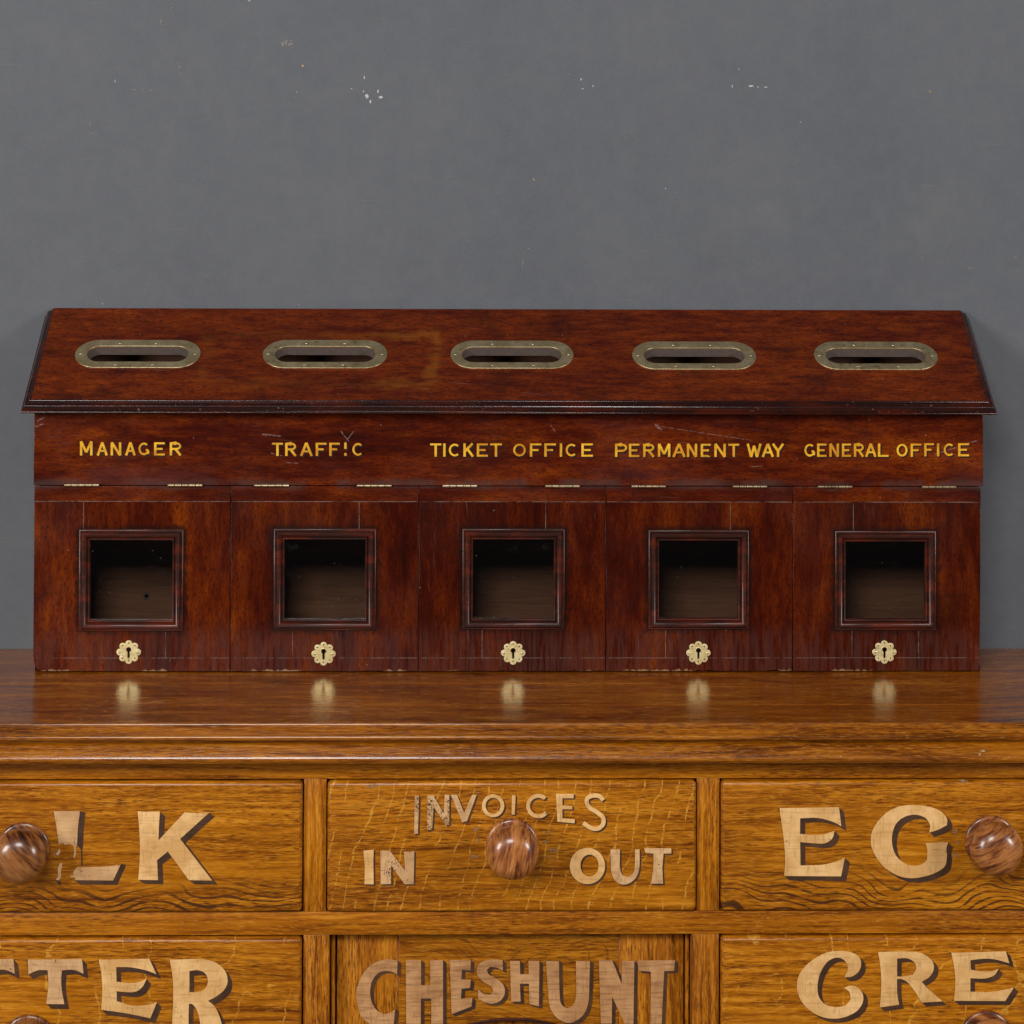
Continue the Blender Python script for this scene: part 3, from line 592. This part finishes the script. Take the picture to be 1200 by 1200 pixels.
# ---- knobs
kp = [(0, -.001), (.0235, -.001), (.0275, .0008), (.0276, .0038), (.0250, .0056), (.0175, .0062), (.0130, .0085), (.0122, .0110), (.0145, .0140), (.0205, .0170), (.0252, .0215), (.0278, .0270), (.0280, .0325), (.0262, .0385), (.0222, .0435), (.0165, .0472), (.0095, .0492), (.0040, .0497), (0, .0498)]
kdense = []
for i in range(len(kp)-1):
    p0, p1, p2, p3 = (Vector(kp[max(i-1, 0)]), Vector(kp[i]), Vector(kp[i+1]), Vector(kp[min(i+2, len(kp)-1)]))
    for k in range(3):
        t = k/3; q = 0.5*((2*p1)+(-p0+p2)*t+(2*p0-5*p1+4*p2-p3)*t*t+(-p0+3*p1-3*p2+p3)*t*t*t); kdense.append((max(q.x, 0), q.y))
kdense[0] = (0, -.001); kdense.append((0, .0498))
KNOB = lathe_y(kdense, 56); KNOB.materials.append(M['knob']); KNOB.name = 'turned_knob'
KNOB.polygons.foreach_set('use_smooth', [True]*len(KNOB.polygons))
YD = YF-0.0060                                    # face of the drawers
def knob(parent, px, py, rot):
    # px, py: middle of the ball as seen; its middle stands 32 mm before the drawer
    x, z = at(px, py, YD-0.032); o = bpy.data.objects.new('knob', KNOB); COL.objects.link(o); o.parent = parent
    o.location = (x, YD, z); o.rotation_euler = (0, rot, 0); o.scale = (1.0, 1.0, 1.0); t = 0.78 if px < 100 else 1.3 if px < 700 else 1.15; o.color = (t, t, t, 1); return o
def drawer(x0, x1, zt, zb, mat, label):
    d = SP(box('drawer', (x0+.0013, YD, zb+.0012), (x1-.0013, YF+.015, zt-.0015), mat, side, .0046, 4)); d['label'] = label; return d
d1 = drawer(xf(-301), xf(355.5), z_d1t, z_d1b, M['dr']['milk'], 'upper left drawer with dark flat-sawn grain along its bottom')
d2 = drawer(xf(382), xf(816.5), z_d1t, z_d1b, M['dr']['invoice'], 'middle drawer with pale ray flecks, lettered for invoices in and out')
d3 = drawer(xf(843), xf(1491), z_d1t, z_d1b, M['dr']['egg'], 'upper right drawer with wavy dark grain below its letters')
d4 = drawer(xf(-301), xf(355.5), z_d2t, zs3, M['dr']['butter'], 'lower left drawer with sparse pale flecks')
d5 = drawer(xf(843), xf(1491), z_d2t, zs3, M['dr']['cream'], 'lower right drawer with broad pale flecks')
knob(d1, 21.5, 1004, 0.2); knob(d2, 601, 999.5, 2.9); knob(d3, 1168, 995.5, 1.2); knob(d4, 28, 1232, 0.5); knob(d5, 1163, 1227, 4.0)
# paint on the drawer faces (the drawers' own coordinates are the room's)
_sh = [rows(cA, sA, [(433, 140), (463, 149), (452, 250), (450, 330), (446, 345), (447, 440), (440, 440), (438, 350), (425, 332), (416, 330), (421, 240)]), rows(cA, sA, [(405, 514), (612, 515), (655, 425), (683, 431), (634, 540), (436, 538)]), rows(cA, sA, [(303, 513), (318, 514), (332, 528), (330, 542), (316, 540)])]
pxy = lambda lp: [at(x, y, YD) for x, y in lp]
two_coats('letter', [mapped(flat_mesh([pxy(lp)], .00025), front(YD-.0005)) for lp in (S5(rows(cA, sA, L_top)), rows(cA, sA, L_b1), rows(cA, sA, L_b2), S5(rows(cA, sA, L_foot)))],
          [mapped(flat_mesh([pxy(lp)], .0001), front(YD-.00012)) for lp in _sh], M['creamworn'], M['shade'], d1, 'cream letter L, its stem largely rubbed away')['kind'] = 'stuff'
word(d1, [[S5(rows(cA, sA, K_))]], YD, M['cream'], (6.3, 5.0, 6), M['shade'], ['cream letter K'])
word(d4, [[S5(rows(cG, sG, T_, -322, 0))], [S5(rows(cG, sG, T_))]], YD, M['creamworn'], (5.5, 6.0, 6), M['shade'], ['rubbed cream letter T at the picture edge', 'rubbed cream letter T'])
word(d4, [[S5(rows(cG, sG, E_))], [S5(rows(cG, sG, R_)), S5(rows(cG, sG, Rh))]], YD, M['cream'], (5.5, 6.0, 6), M['shade'], ['cream letter E', 'cream letter R'])
word(d3, [[S5(rows(cH, sH, EE))], [S5(rows(cH, sH, GG))]], YD, M['cream'], (6.0, 5.5, 6), M['shade'], ['cream letter E', 'cream letter G'])
word(d5, [[S5(rows(cR, sR, C_))], [S5(rows(cR, sR, R2)), S5(rows(cR, sR, R2h))], [S5(rows(cR, sR, E2))], [rows(cR, sR, A2), rows(cR, sR, A2h)]], YD, M['cream'], (5.5, 5.0, 6), M['shade'], ['cream letter '+c for c in 'CREA'])
word(d2, INV1, YD, M['creamworn'], (2.0, 1.8, 3), M['shade'], ['thin rubbed letter '+c for c in 'INV'])
word(d2, INV2, YD, M['cream'], (2.0, 1.8, 3), M['shade'], ['thin cream letter '+c for c in 'OICES'])
word(d2, INW[:1]+OUTW[:1], YD, M['cream'], (2.0, 2.0, 3), M['shade'], ['bold cream letter I', 'bold cream letter O'])
word(d2, INW[1:]+OUTW[1:], YD, M['creamworn'], (2.0, 2.0, 3), M['shade'], ['bold rubbed letter N', 'bold rubbed letter U', 'bold rubbed letter T'])

# dents and rubbed spots beside the knobs, a chip or two on the edge
def spot(px, py, w, h, Y, mat, name, parent):
    rg = random.Random(int(px*13+py)); x, z = at(px, py, Y)
    pts = [(x+(0.6+0.6*rg.random())*w/2000*math.cos(a), z+(0.6+0.6*rg.random())*h/2000*math.sin(a)) for a in [2*math.pi*i/11 for i in range(11)]]
    return plate(name, [pts], .0002, front(Y-.00003), mat, parent, 0, None)
g = G('rubbed_polish_mark'); g.fin((0.36, 0.19, 0.085), 0.6, spec=0.2); RB = g.worn(g.ss(g.noise(g.co(), 420, 3, 0.7), 0.42, 0.60))
for px, py, w, h, d in [(558, 972, 5, 5, d2), (561, 983, 2.5, 9, d2), (556, 1004, 8, 5, d2), (643, 975, 3.5, 5, d2), (639.5, 986, 6, 5, d2), (648, 996, 10, 5, d2), (643, 1004, 5, 3, d2), (1119, 974.5, 6, 5, d3), (1122.5, 987, 3.5, 4, d3), (1120, 1002, 7, 5, d3), (437, 921, 16, 4, d2), (1129, 915, 10, 4, d3), (560, 929, 4, 3, d2), (65, 1000, 4, 9, d1), (150, 1101, 14, 3, d4)]:
    spot(px, py, w, h, YD, RB, 'rub_mark', d)
for px, py, w, h in [(1152, 880, 5, 2.4), (1148, 884, 4, 2), (985, 886.5, 3, 1.6), (783, 887, 3, 1.2), (492, 887, 3, 1.2), (150, 886, 4, 1.2)]: SP(spot(px, py, w, h, YA-.0140, M['rawchip'], 'edge_chip', side))

# ---- cupboard door between the posts, set back
YC = YF+0.019
zt = z_d2t+.0004
def CX(px): return xf(px, YC)
door = SP(box('cupboard_door', (CX(395.5), YC, ZB+.05), (CX(467.5), YC+.02, zt), M['cdst'], side, .0006)); door['label'] = 'recessed cupboard door with arched panel, lettered in faded buff paint'
box('door_stile', (CX(725.5), YC, ZB+.05), (CX(801), YC+.02, zt), M['cdst'], door, .0006)
xa, xb = CX(467.8), CX(725.2); apex = at(600, 1193, YC)[1]; xc = at(600, 1193, YC)[0]; Rr = 0.175
archp = []
for i in range(25):
    x = xa+.001+(xb-xa-.002)*i/24; dx = min(abs(x-xc), Rr*0.9); archp.append((x, apex-(Rr-math.sqrt(Rr*Rr-dx*dx))))
plate('door_rail', [[(xa, zt), (xa, archp[0][1]-.004)]+archp+[(xb, archp[-1][1]-.004), (xb, zt)]], .02, lambda a, b, w: Vector((a, YC+.0203-w, b)), M['cdrl'], door, .0005, None)
pts = ribbon([(x, z-.0018) for x, z in archp], .003, 1)
plate('arch_bead', [pts], .004, front(YC+.004), M['wmould'], door, .0008)
box('door_panel', (xa, YC+.011, ZB+.06), (xb, YC+.016, apex+.004), M['cdst'], door, 0)
for a, b in ((388.5, 393.2), (803, 807.6)):
    box('door_bead', (CX(a), YC-.001, ZB+.05), (CX(b), YC+.014, zt-.001), M['stile'][0], door, .0018, 3)
word(door, CHE, YC, M['buff'], (4.2, 3.0, 5), M['shade'], ['faded buff letter '+c for c in 'CHESHUNT'])

# ================================================================== the letter box
lb = empty('letter_box', (0, 0.06, 0)); lb['label'] = 'mahogany letter box with sloping lid, five brass slots and glazed doors, on oak counter'; lb['category'] = 'letter box'
def LP(o): o.location.y -= 0.06; return o
XW = 0.553
zh = at(600, 569.5)[1]                             # hinge line
zu = 0.3125                                        # top of the front, under the lid
D = 0.1355
TH = math.radians(32.8); O = Vector((0, -0.0199, 0.3015)); TL = 0.012; LL = 0.1893; XO = 0.5647; INS = 0.011
ev, ew = Vector((0, math.cos(TH), math.sin(TH))), Vector((0, -math.sin(TH), math.cos(TH)))
def lidmap(a, b, w): return O+Vector((a, 0, 0))+ev*b+ew*w
def lat(px, py):
    p = hit(px, py, O+ew*TL, ew); q = p-O; return (q.x, q.dot(ev))
def under(y): return O.z+(y-O.y)*math.tan(TH)
fas = LP(plate('front_board', [rect(-XW, zh+.0004, XW, zu)], 0.016, lambda a, b, w: Vector((a, 0.016-w, b)), M['fascia'], lb, .0006, None))
for s in (-1, 1):
    x0 = -XW if s < 0 else XW-.012
    LP(plate('side_panel', [[(0.0163, 0.0), (D, 0.0), (D, under(D)-.0005), (0.0163, under(0.0163)-.0005)]], 0.012, lambda a, b, w, x0=x0: Vector((x0+w, a, b)), M['mhg'], lb, .0005, None))
LP(box('base_board', (-XW+.0125, .0165, 0), (XW-.0125, D-.0105, .009), M['inside'], lb, .0004))
hx, hz = at(171.5, 699, 0.124)
LP(plate('back_board', [rect(-XW+.0125, 0, XW-.0125, under(D-.010)-.001), circle(hx, hz, .0028, 16)], 0.010, lambda a, b, w: Vector((a, D-w, b)), M['inside'], lb, 0))
LP(plate('hole_bush', [circle(hx, hz, .0046, 20), circle(hx, hz, .0027, 20)], .0004, front(D-.0101), M['lining'], lb, 0))
bx = [41, 270, 490.5, 710, 929, 1149]
BX = [at(p, 680)[0] for p in bx]; BX[0] = -XW+.0005; BX[-1] = XW-.0025
for x in BX[1:-1]:
    LP(plate('divider', [[(0.0170, .0095), (D-.011, .0095), (D-.011, under(D-.011)-.002), (0.0170, under(0.017)-.002)]], 0.008, lambda a, b, w, x=x: Vector((x-.004+w, a, b)), M['inside'], lb, 0))
# lid field with five slots
slots_o = [(88, 399.2, 235, 431.6), (308, 399.2, 454, 432.0), (528, 400.0, 672, 432.4), (741, 401, 886, 433.5), (954, 401.2, 1098.5, 433.8)]
slots_i = [(102, 406.5, 221, 424.5), (322, 406.8, 440, 425), (541, 407.6, 658.5, 425.4), (754.5, 408.8, 872.5, 426.6), (967.5, 409, 1084.5, 426.8)]
def lrect(s):
    a = lat((s[0]+s[2])/2, s[3]); b = lat((s[0]+s[2])/2, s[1]); l = lat(s[0], (s[1]+s[3])/2); r = lat(s[2], (s[1]+s[3])/2)
    return (l[0], a[1], r[0], b[1])
so = [lrect(s) for s in slots_o]; si = [lrect(s) for s in slots_i]
XF = XO-INS
lid = LP(plate('lid', [rect(-XF, INS, XF, LL)]+[stadium(*s) for s in si], TL, lidmap, M['lid'], lb, .0003, None))
pr = [(INS+.0002, .0006), (INS+.0002, TL+.0003), (INS-.0004, TL+.0007), (INS-.0014, TL+.0004), (INS-.0020, TL-.0004), (INS-.0021, TL-.0018), (INS-.0030, TL-.0016), (INS-.0046, TL-.0019), (INS-.0062, TL-.0028), (INS-.0076, TL-.0043), (INS-.0086, TL-.0062), (INS-.0090, TL-.0080), (INS-.0090, TL-.0088), (INS-.0097, TL-.0091), (.0006, TL-.0093), (0, TL-.0100), (0, .0008), (.0008, 0), (INS, 0), (INS+.0002, .0006)]
frame_sweep('lid_moulding', pr, -XO, 0, XO, LL-.0030, lidmap, M['mould'], lid, closed=False, smooth=45)
SCREW = lathe_y([(0, 0), (.0017, 0), (.0017, .0003), (.0012, .0007), (0, .0009)], 16); SCREW.name = 'screw_head'
SCREW.materials.append(M['screw']); SCREW.polygons.foreach_set('use_smooth', [True]*len(SCREW.polygons))
for k, (o_, i_) in enumerate(zip(so, si)):
    pl = plate('slot_plate', [stadium(*o_, 18), stadium(*i_, 18)], .0016, lambda a, b, w: lidmap(a, b, TL+w-.0003), M['plate'], lid, .0005, 30, 2)
    lnr = flat_mesh([stadium(i_[0]+.0001, i_[1]+.0001, i_[2]-.0001, i_[3]-.0001, 14), stadium(i_[0]+.0008, i_[1]+.0008, i_[2]-.0008, i_[3]-.0008, 14)], TL-.0012)
    link('slot_lining', mapped(lnr, lambda a, b, w: lidmap(a, b, w+.0008)), M['lining'], pl)
    cz = (o_[1]+o_[3])/2; w_ = o_[2]-o_[0]; th = (o_[3]-i_[3])/2; te = (i_[0]-o_[0])/2; dx = [0.13, 0.15, 0.17, 0.14, 0.16][k]
    for a, b in ((o_[0]+te*.9, cz), (o_[2]-te*.9, cz), ((o_[0]+o_[2])/2-w_*.16, o_[3]-th), ((o_[0]+o_[2])/2+w_*dx, o_[3]-th), ((o_[0]+o_[2])/2-w_*.16, o_[1]+th), ((o_[0]+o_[2])/2+w_*dx, o_[1]+th)):
        sc = bpy.data.objects.new('screw', SCREW); COL.objects.link(sc); sc.parent = pl
        sc.matrix_local = Matrix.Translation(lidmap(a, b, TL+.0011)) @ Matrix.Rotation(TH-math.pi/2, 4, 'X') @ Matrix.Rotation(random.random()*3, 4, 'Y')

# ---- doors
win = [(93, 620.3, 214.3, 739.3), (321, 619.5, 440.2, 738.3), (542, 619.5, 661.3, 737.5), (760, 621, 877.3, 737.2), (978.5, 622, 1096.5, 738)]
key = [(151, 764), (379.3, 766), (601.3, 765), (818.3, 765), (1036.2, 764)]
hin = [[(76, 116), (196, 238)], [(298, 339), (418, 459.5)], [(518.5, 559.5), (638.5, 679.5)], [(740, 780), (858, 899)], [(958, 998.5), (1080, 1120)]]
ztop, zlow = at(600, 588)[1], at(600, 771)[1]
vj = [[(98, 588, 620), (194, 740, 771)], [(421, 588, 620), (343, 739, 771)], [(639.5, 588, 620), (565, 738, 771)], [(856, 588, 621), (780, 738, 771)], [(1000, 588, 622), (998.5, 739, 771), (1076.5, 739, 771)]]
zl = [(588.0, 588.3), (588.5, 590), (588, 588.5), (589, 589.5), (588.5, 589)]
def keyhole(cx, cz, s=1.0):
    r, w, zb = .0029*s, .00125*s, -.0066*s; c = .0030
    a0 = -math.asin(w/r)
    up = [(cx+r*math.sin(t), cz+c-r*math.cos(t)) for t in [math.asin(w/r)+(2*math.pi-2*math.asin(w/r))*i/16 for i in range(17)]]
    return up+[(cx-w, cz+zb), (cx+w, cz+zb)]
wp = [(0, 0), (0, .0016), (.0006, .0022), (.0016, .0024), (.0024, .0020), (.0028, .0044), (.0040, .0058), (.0056, .0060), (.0072, .0052), (.0086, .0036), (.0096, .0018), (.0102, .0006), (.0103, .0016), (.0110, .0021), (.0119, .0018), (.0124, .0008), (.0125, -.0060)]
def esc_outline(cx, cz):
    pts = []
    for i in range(128):
        a = 2*math.pi*i/128; ph = (a+math.pi/8) % (math.pi/4)-math.pi/8
        lobe = int(round(a/(math.pi/4))) % 8; d = .0102 if lobe in (0, 4) else (.0097 if lobe in (2, 6) else .0096); rr = .0040
        s_ = d*math.sin(ph); r = d*math.cos(ph)+math.sqrt(max(rr*rr-s_*s_, 1e-8)); pts.append((cx+r*math.cos(a), cz+r*math.sin(a)))
    return pts
KN = []
for j in range(5):                                 # a hinge knuckle, five barrels
    KN.append((j, .0021))
def hinge_mesh(L):
    bm = bmesh.new(); n = 12
    for j in range(5):
        a, b = -L/2+L*j/5+.0002, -L/2+L*(j+1)/5-.0002
        for x, r in ((0, 0),): pass
        ring = []
        for x, r in ((a, .0016), (a+.0002, .0020), (b-.0002, .0020), (b, .0016)):
            ring.append([bm.verts.new((x, r*math.cos(2*math.pi*i/n), r*math.sin(2*math.pi*i/n))) for i in range(n)])
        for p, q in zip(ring, ring[1:]):
            for i in range(n): bm.faces.new((p[i], p[(i+1) % n], q[(i+1) % n], q[i]))
        bm.faces.new(ring[0]); bm.faces.new(ring[-1][::-1])
    bmesh.ops.recalc_face_normals(bm, faces=bm.faces[:])
    me = bpy.data.meshes.new('hinge_barrel'); bm.to_mesh(me); bm.free(); me.materials.append(M['hinge'])
    me.polygons.foreach_set('use_smooth', [True]*len(me.polygons)); me.set_sharp_from_angle(angle=.7); return me
HM = hinge_mesh(.0405)
back = lambda Y0: (lambda a, b, w: Vector((a, Y0-w, b)))
which = ['first door from the left, its lower corner chipped', 'second door from the left', 'middle door', 'fourth door from the left', 'rightmost door']
TD = .015
for k in range(5):
    x0, x1 = BX[k]+.0004, BX[k+1]-.0004
    wx0, wz1 = at(win[k][0], win[k][1]); wx1, wz0 = at(win[k][2], win[k][3]); kx, kz = at(*key[k])
    hole = rect(wx0+.009, wz0+.009, wx1-.009, wz1-.009)
    low = [(x0, .0016), (x1, .0016)]
    if k == 0: low = [(x0, .020), (x0+.0006, .014), (x0+.0016, .010), (x0+.0032, .0065), (x0+.0048, .0036), (x0+.0095, .0018), (x1, .0016)]
    elif k == 4: low = [(x0, .0016), (x1-.004, .0019), (x1-.0016, .0044), (x1-.0008, .012)]
    else:
        rg = random.Random(k+2); low = [(x0, .0017)]; x = x0+.004
        while x < x1-.004: low.append((x, .0015+max(0, rg.gauss(0, .0005)))); x += rg.uniform(.002, .009)
        low.append((x1, .0016))
    outer = low+[(x1, ztop-.00015), (x0, ztop-.00015)]
    dr = LP(plate('door', [outer, hole, keyhole(kx, kz, 1.15)], TD, back(TD), M['door'][k], lb, .0003, None)); dr['label'] = which[k]
    plate('top_clamp', [rect(x0, ztop+.00015, x1, zh-.0007)], TD, back(TD+.00005), M['clamp'][k], dr, .0003, None)
    frame_sweep('window_moulding', wp, wx0, wz0, wx1, wz1, front(0.00005), M['wmould'], dr, True, 38)
    plate('glass_pane', [rect(wx0+.0115, wz0+.0115, wx1-.0115, wz1-.0115)], .0018, front(.0062), M['glass'], dr, 0, None)
    # escutcheon
    pins = []
    for lobe in (1, 2, 3, 5, 6, 7):
        a = lobe*math.pi/4; pins.append(circle(kx+.0102*math.cos(a), kz+.0102*math.sin(a), .00085, 10))
    es = plate('escutcheon', [esc_outline(kx, kz), keyhole(kx, kz)]+pins, .0015, front(-.0001), M['escut'], dr, .00035, 30, 2)
    plate('keyhole_rim', [keyhole(kx, kz, 1.32), keyhole(kx, kz, 1.02)], .0005, front(-.0016), M['escut'], dr, .00015, 30)
    for s in (-1, 1):
        sc = bpy.data.objects.new('screw', SCREW); COL.objects.link(sc); sc.parent = dr; sc.location = (kx+s*.0103, -.0013, kz); sc.rotation_euler = (0, random.random()*3, 0); sc.scale = (.95, 1.2, .95)
    for a, b in hin[k]:
        hx_, hz_ = at((a+b)/2, 568.4+(a-76)*.0022)
        h = bpy.data.objects.new('hinge', HM); COL.objects.link(h); h.parent = dr; h.location = (hx_, -.0014, hz_)
    # joints of the door's boards show as thin lines of old polish
    def strip(x_0, z_0, x_1, z_1): plate('joint_line', [rect(x_0, z_0, x_1, z_1)], .00006, front(-.00003), M['joint'], dr, 0, None)
    strip(x0+.001, ztop-.0003, x1-.001, ztop+.0003); strip(x0+.003, zlow-.00022, x1-.001, zlow+.00022)
    for px, pa, pb in vj[k]:
        xx, za = at(px, pa); _, zb_ = at(px, pb); strip(xx-.00028, zb_+.0004, xx+.00028, za-.0006)
LP(box('rail_behind_doors', (-XW+.0125, .0165, zh-.010), (XW-.0125, .028, zh+.006), M['inside'], lb, 0))

# ---- gold office names, brush strokes in a small block alphabet (unit box, y up)
def bow(cx, cy, rx, ry, a0, a1, n=9): return [(cx+rx*math.cos(math.radians(a0+(a1-a0)*i/n)), cy+ry*math.sin(math.radians(a0+(a1-a0)*i/n))) for i in range(n+1)]
AL = {
 'A': [[(0, 0), (.5, 1)], [(.5, 1), (1, 0)], [(.2, .32), (.8, .32)]], 'C': [bow(.52, .5, .5, .48, 48, 312, 14)], 'E': [[(0, 0), (0, 1)], [(0, 1), (1, 1)], [(0, .5), (.8, .5)], [(0, 0), (1, 0)]],
 'F': [[(0, 0), (0, 1)], [(0, 1), (1, 1)], [(0, .5), (.75, .5)]], 'G': [bow(.52, .5, .5, .48, 48, 330, 14), [(.72, .40), (1.0, .40)], [(.97, .40), (.97, .12)]], 'I': [[(.5, 0), (.5, 1)]],
 'K': [[(0, 0), (0, 1)], [(0, .38), (.95, 1)], [(.32, .6), (1, 0)]], 'L': [[(0, 0), (0, 1)], [(0, 0), (1, 0)]], 'M': [[(0, 0), (0, 1)], [(0, 1), (.5, .22)], [(.5, .22), (1, 1)], [(1, 1), (1, 0)]],
 'N': [[(0, 0), (0, 1)], [(0, 1), (1, 0)], [(1, 0), (1, 1)]], 'O': [bow(.5, .5, .5, .48, 0, 360, 20)], 'P': [[(0, 0), (0, 1)], [(0, 1), (.55, 1)]+bow(.55, .73, .42, .27, 90, -90, 8)+[(0, .46)]],
 'R': [[(0, 0), (0, 1)], [(0, 1), (.55, 1)]+bow(.55, .75, .40, .25, 90, -90, 8)+[(0, .5)], [(.45, .5), (1, 0)]], 'T': [[(.5, 0), (.5, 1)], [(0, 1), (1, 1)]],
 'W': [[(0, 1), (.27, 0)], [(.27, 0), (.5, .85)], [(.5, .85), (.73, 0)], [(.73, 0), (1, 1)]], 'Y': [[(0, 1), (.5, .45)], [(1, 1), (.5, .45)], [(.5, .45), (.5, 0)]]}
def poly_ribbon(pts, w):
    P = [Vector(p) for p in pts]; n = len(P); closed = (P[0]-P[-1]).length < 1e-6; l, r = [], []
    for i, p in enumerate(P):
        a = P[i]-P[i-1] if i else (P[0]-P[-2] if closed else P[1]-P[0]); b = P[i+1]-P[i] if i < n-1 else (P[1]-P[0] if closed else P[-1]-P[-2])
        d = (a.normalized()+b.normalized()).normalized(); nn = Vector((-d.y, d.x)); k = w/2/max(0.5, nn.dot(Vector((-b.y, b.x)).normalized()))
        l.append(tuple(p+nn*k)); r.append(tuple(p-nn*k))
    return ([l[:-1], r[:-1]] if closed else [l+r[::-1]])
def sign(text_boxes, y0, y1, mat, label, width=2.75):
    """text_boxes: (letter, left, right) in measured picture points"""
    for ch, a, b in text_boxes:
        top, sh = [], []
        t0 = y0-(1.2 if ch == 'M' and a < 100 else 0)
        for n_, st in enumerate(AL[ch]):
            horiz = len(st) == 2 and abs(st[0][1]-st[1][1]) < 1e-6
            w = width*(0.80 if horiz else 1.0)*(0.82 if len(st) > 5 else 1.0); iw = width/2
            if ch == 'I': P_ = [((a+b)/2, y1-v*(y1-t0)) for u, v in st]
            else:
                ih = w/2 if (horiz or len(st) > 5) else 0
                P_ = [(a+iw+u*(b-a-2*iw) if not (horiz and ch in 'ETFL') else a+u*(b-a), y1-ih-v*(y1-t0-2*ih)) for u, v in st]
            for off, bag, dep in ((0, top, .0005+.00002*n_), (1, sh, .00012+.00002*n_)):
                lps = poly_ribbon(P_, w+(0.5 if off else 0))
                bag.append(mapped(flat_mesh([[at(x+1.5*off, y+1.5*off) for x, y in lp] for lp in lps], .00008), front(-dep)))
        two_coats('letter', top, sh, mat, M['goldshade'], fas, label+' '+ch)
def bx_(c0, sc, L): return [(ch, c0+a/sc, c0+b/sc) for ch, a, b in L]
sign(bx_(80, 8, [('M', 110, 228), ('A', 266, 372), ('N', 398, 497), ('A', 532, 634), ('G', 655, 762), ('E', 805, 905), ('R', 952, 1065)]), 518.3, 533.6, M['gold'], 'gold letter')
sign(bx_(300, 8, [('T', 150, 252), ('R', 274, 382), ('A', 412, 532), ('F', 560, 660), ('F', 687, 785), ('C', 900, 1010)]), 518.8, 534.2, M['gold'], 'gold letter')
sign([('I', 403, 406.6)], 518.8, 526.0, M['gold'], 'upper half of broken gold letter'); sign([('I', 403, 406.6)], 530.8, 534.0, M['gold'], 'foot of broken gold letter')
sign(bx_(490, 5.714, [('T', 80, 155), ('I', 165, 186), ('C', 203, 285), ('K', 303, 375), ('E', 393, 466), ('T', 482, 560), ('O', 635, 722), ('F', 748, 825), ('F', 845, 922), ('I', 944, 968), ('C', 985, 1067), ('E', 1093, 1170)]), 519.6, 535.0, M['gold'], 'gold letter')
sign(bx_(700, 5.217, [('P', 108, 185), ('E', 193, 257), ('R', 280, 352), ('M', 370, 446), ('W', 912, 1004), ('A', 1004, 1080), ('Y', 1066, 1143)]), 520.0, 535.4, M['gold'], 'gold letter')
sign(bx_(700, 5.217, [('A', 458, 540), ('N', 547, 610), ('E', 632, 694), ('N', 715, 785), ('T', 800, 867)]), 520.0, 535.4, M['goldworn'], 'flaking gold letter')
sign(bx_(930, 5.217, [('G', 63, 132), ('E', 143, 201), ('N', 218, 277), ('E', 295, 350), ('R', 368, 432), ('A', 436, 507), ('L', 515, 580), ('O', 628, 697), ('F', 715, 780)]), 519.8, 535.2, M['gold'], 'gold letter')
sign(bx_(930, 5.217, [('F', 798, 857), ('I', 873, 893), ('C', 915, 986), ('E', 1005, 1072)]), 519.4, 534.6, M['goldworn'], 'scratched gold letter')
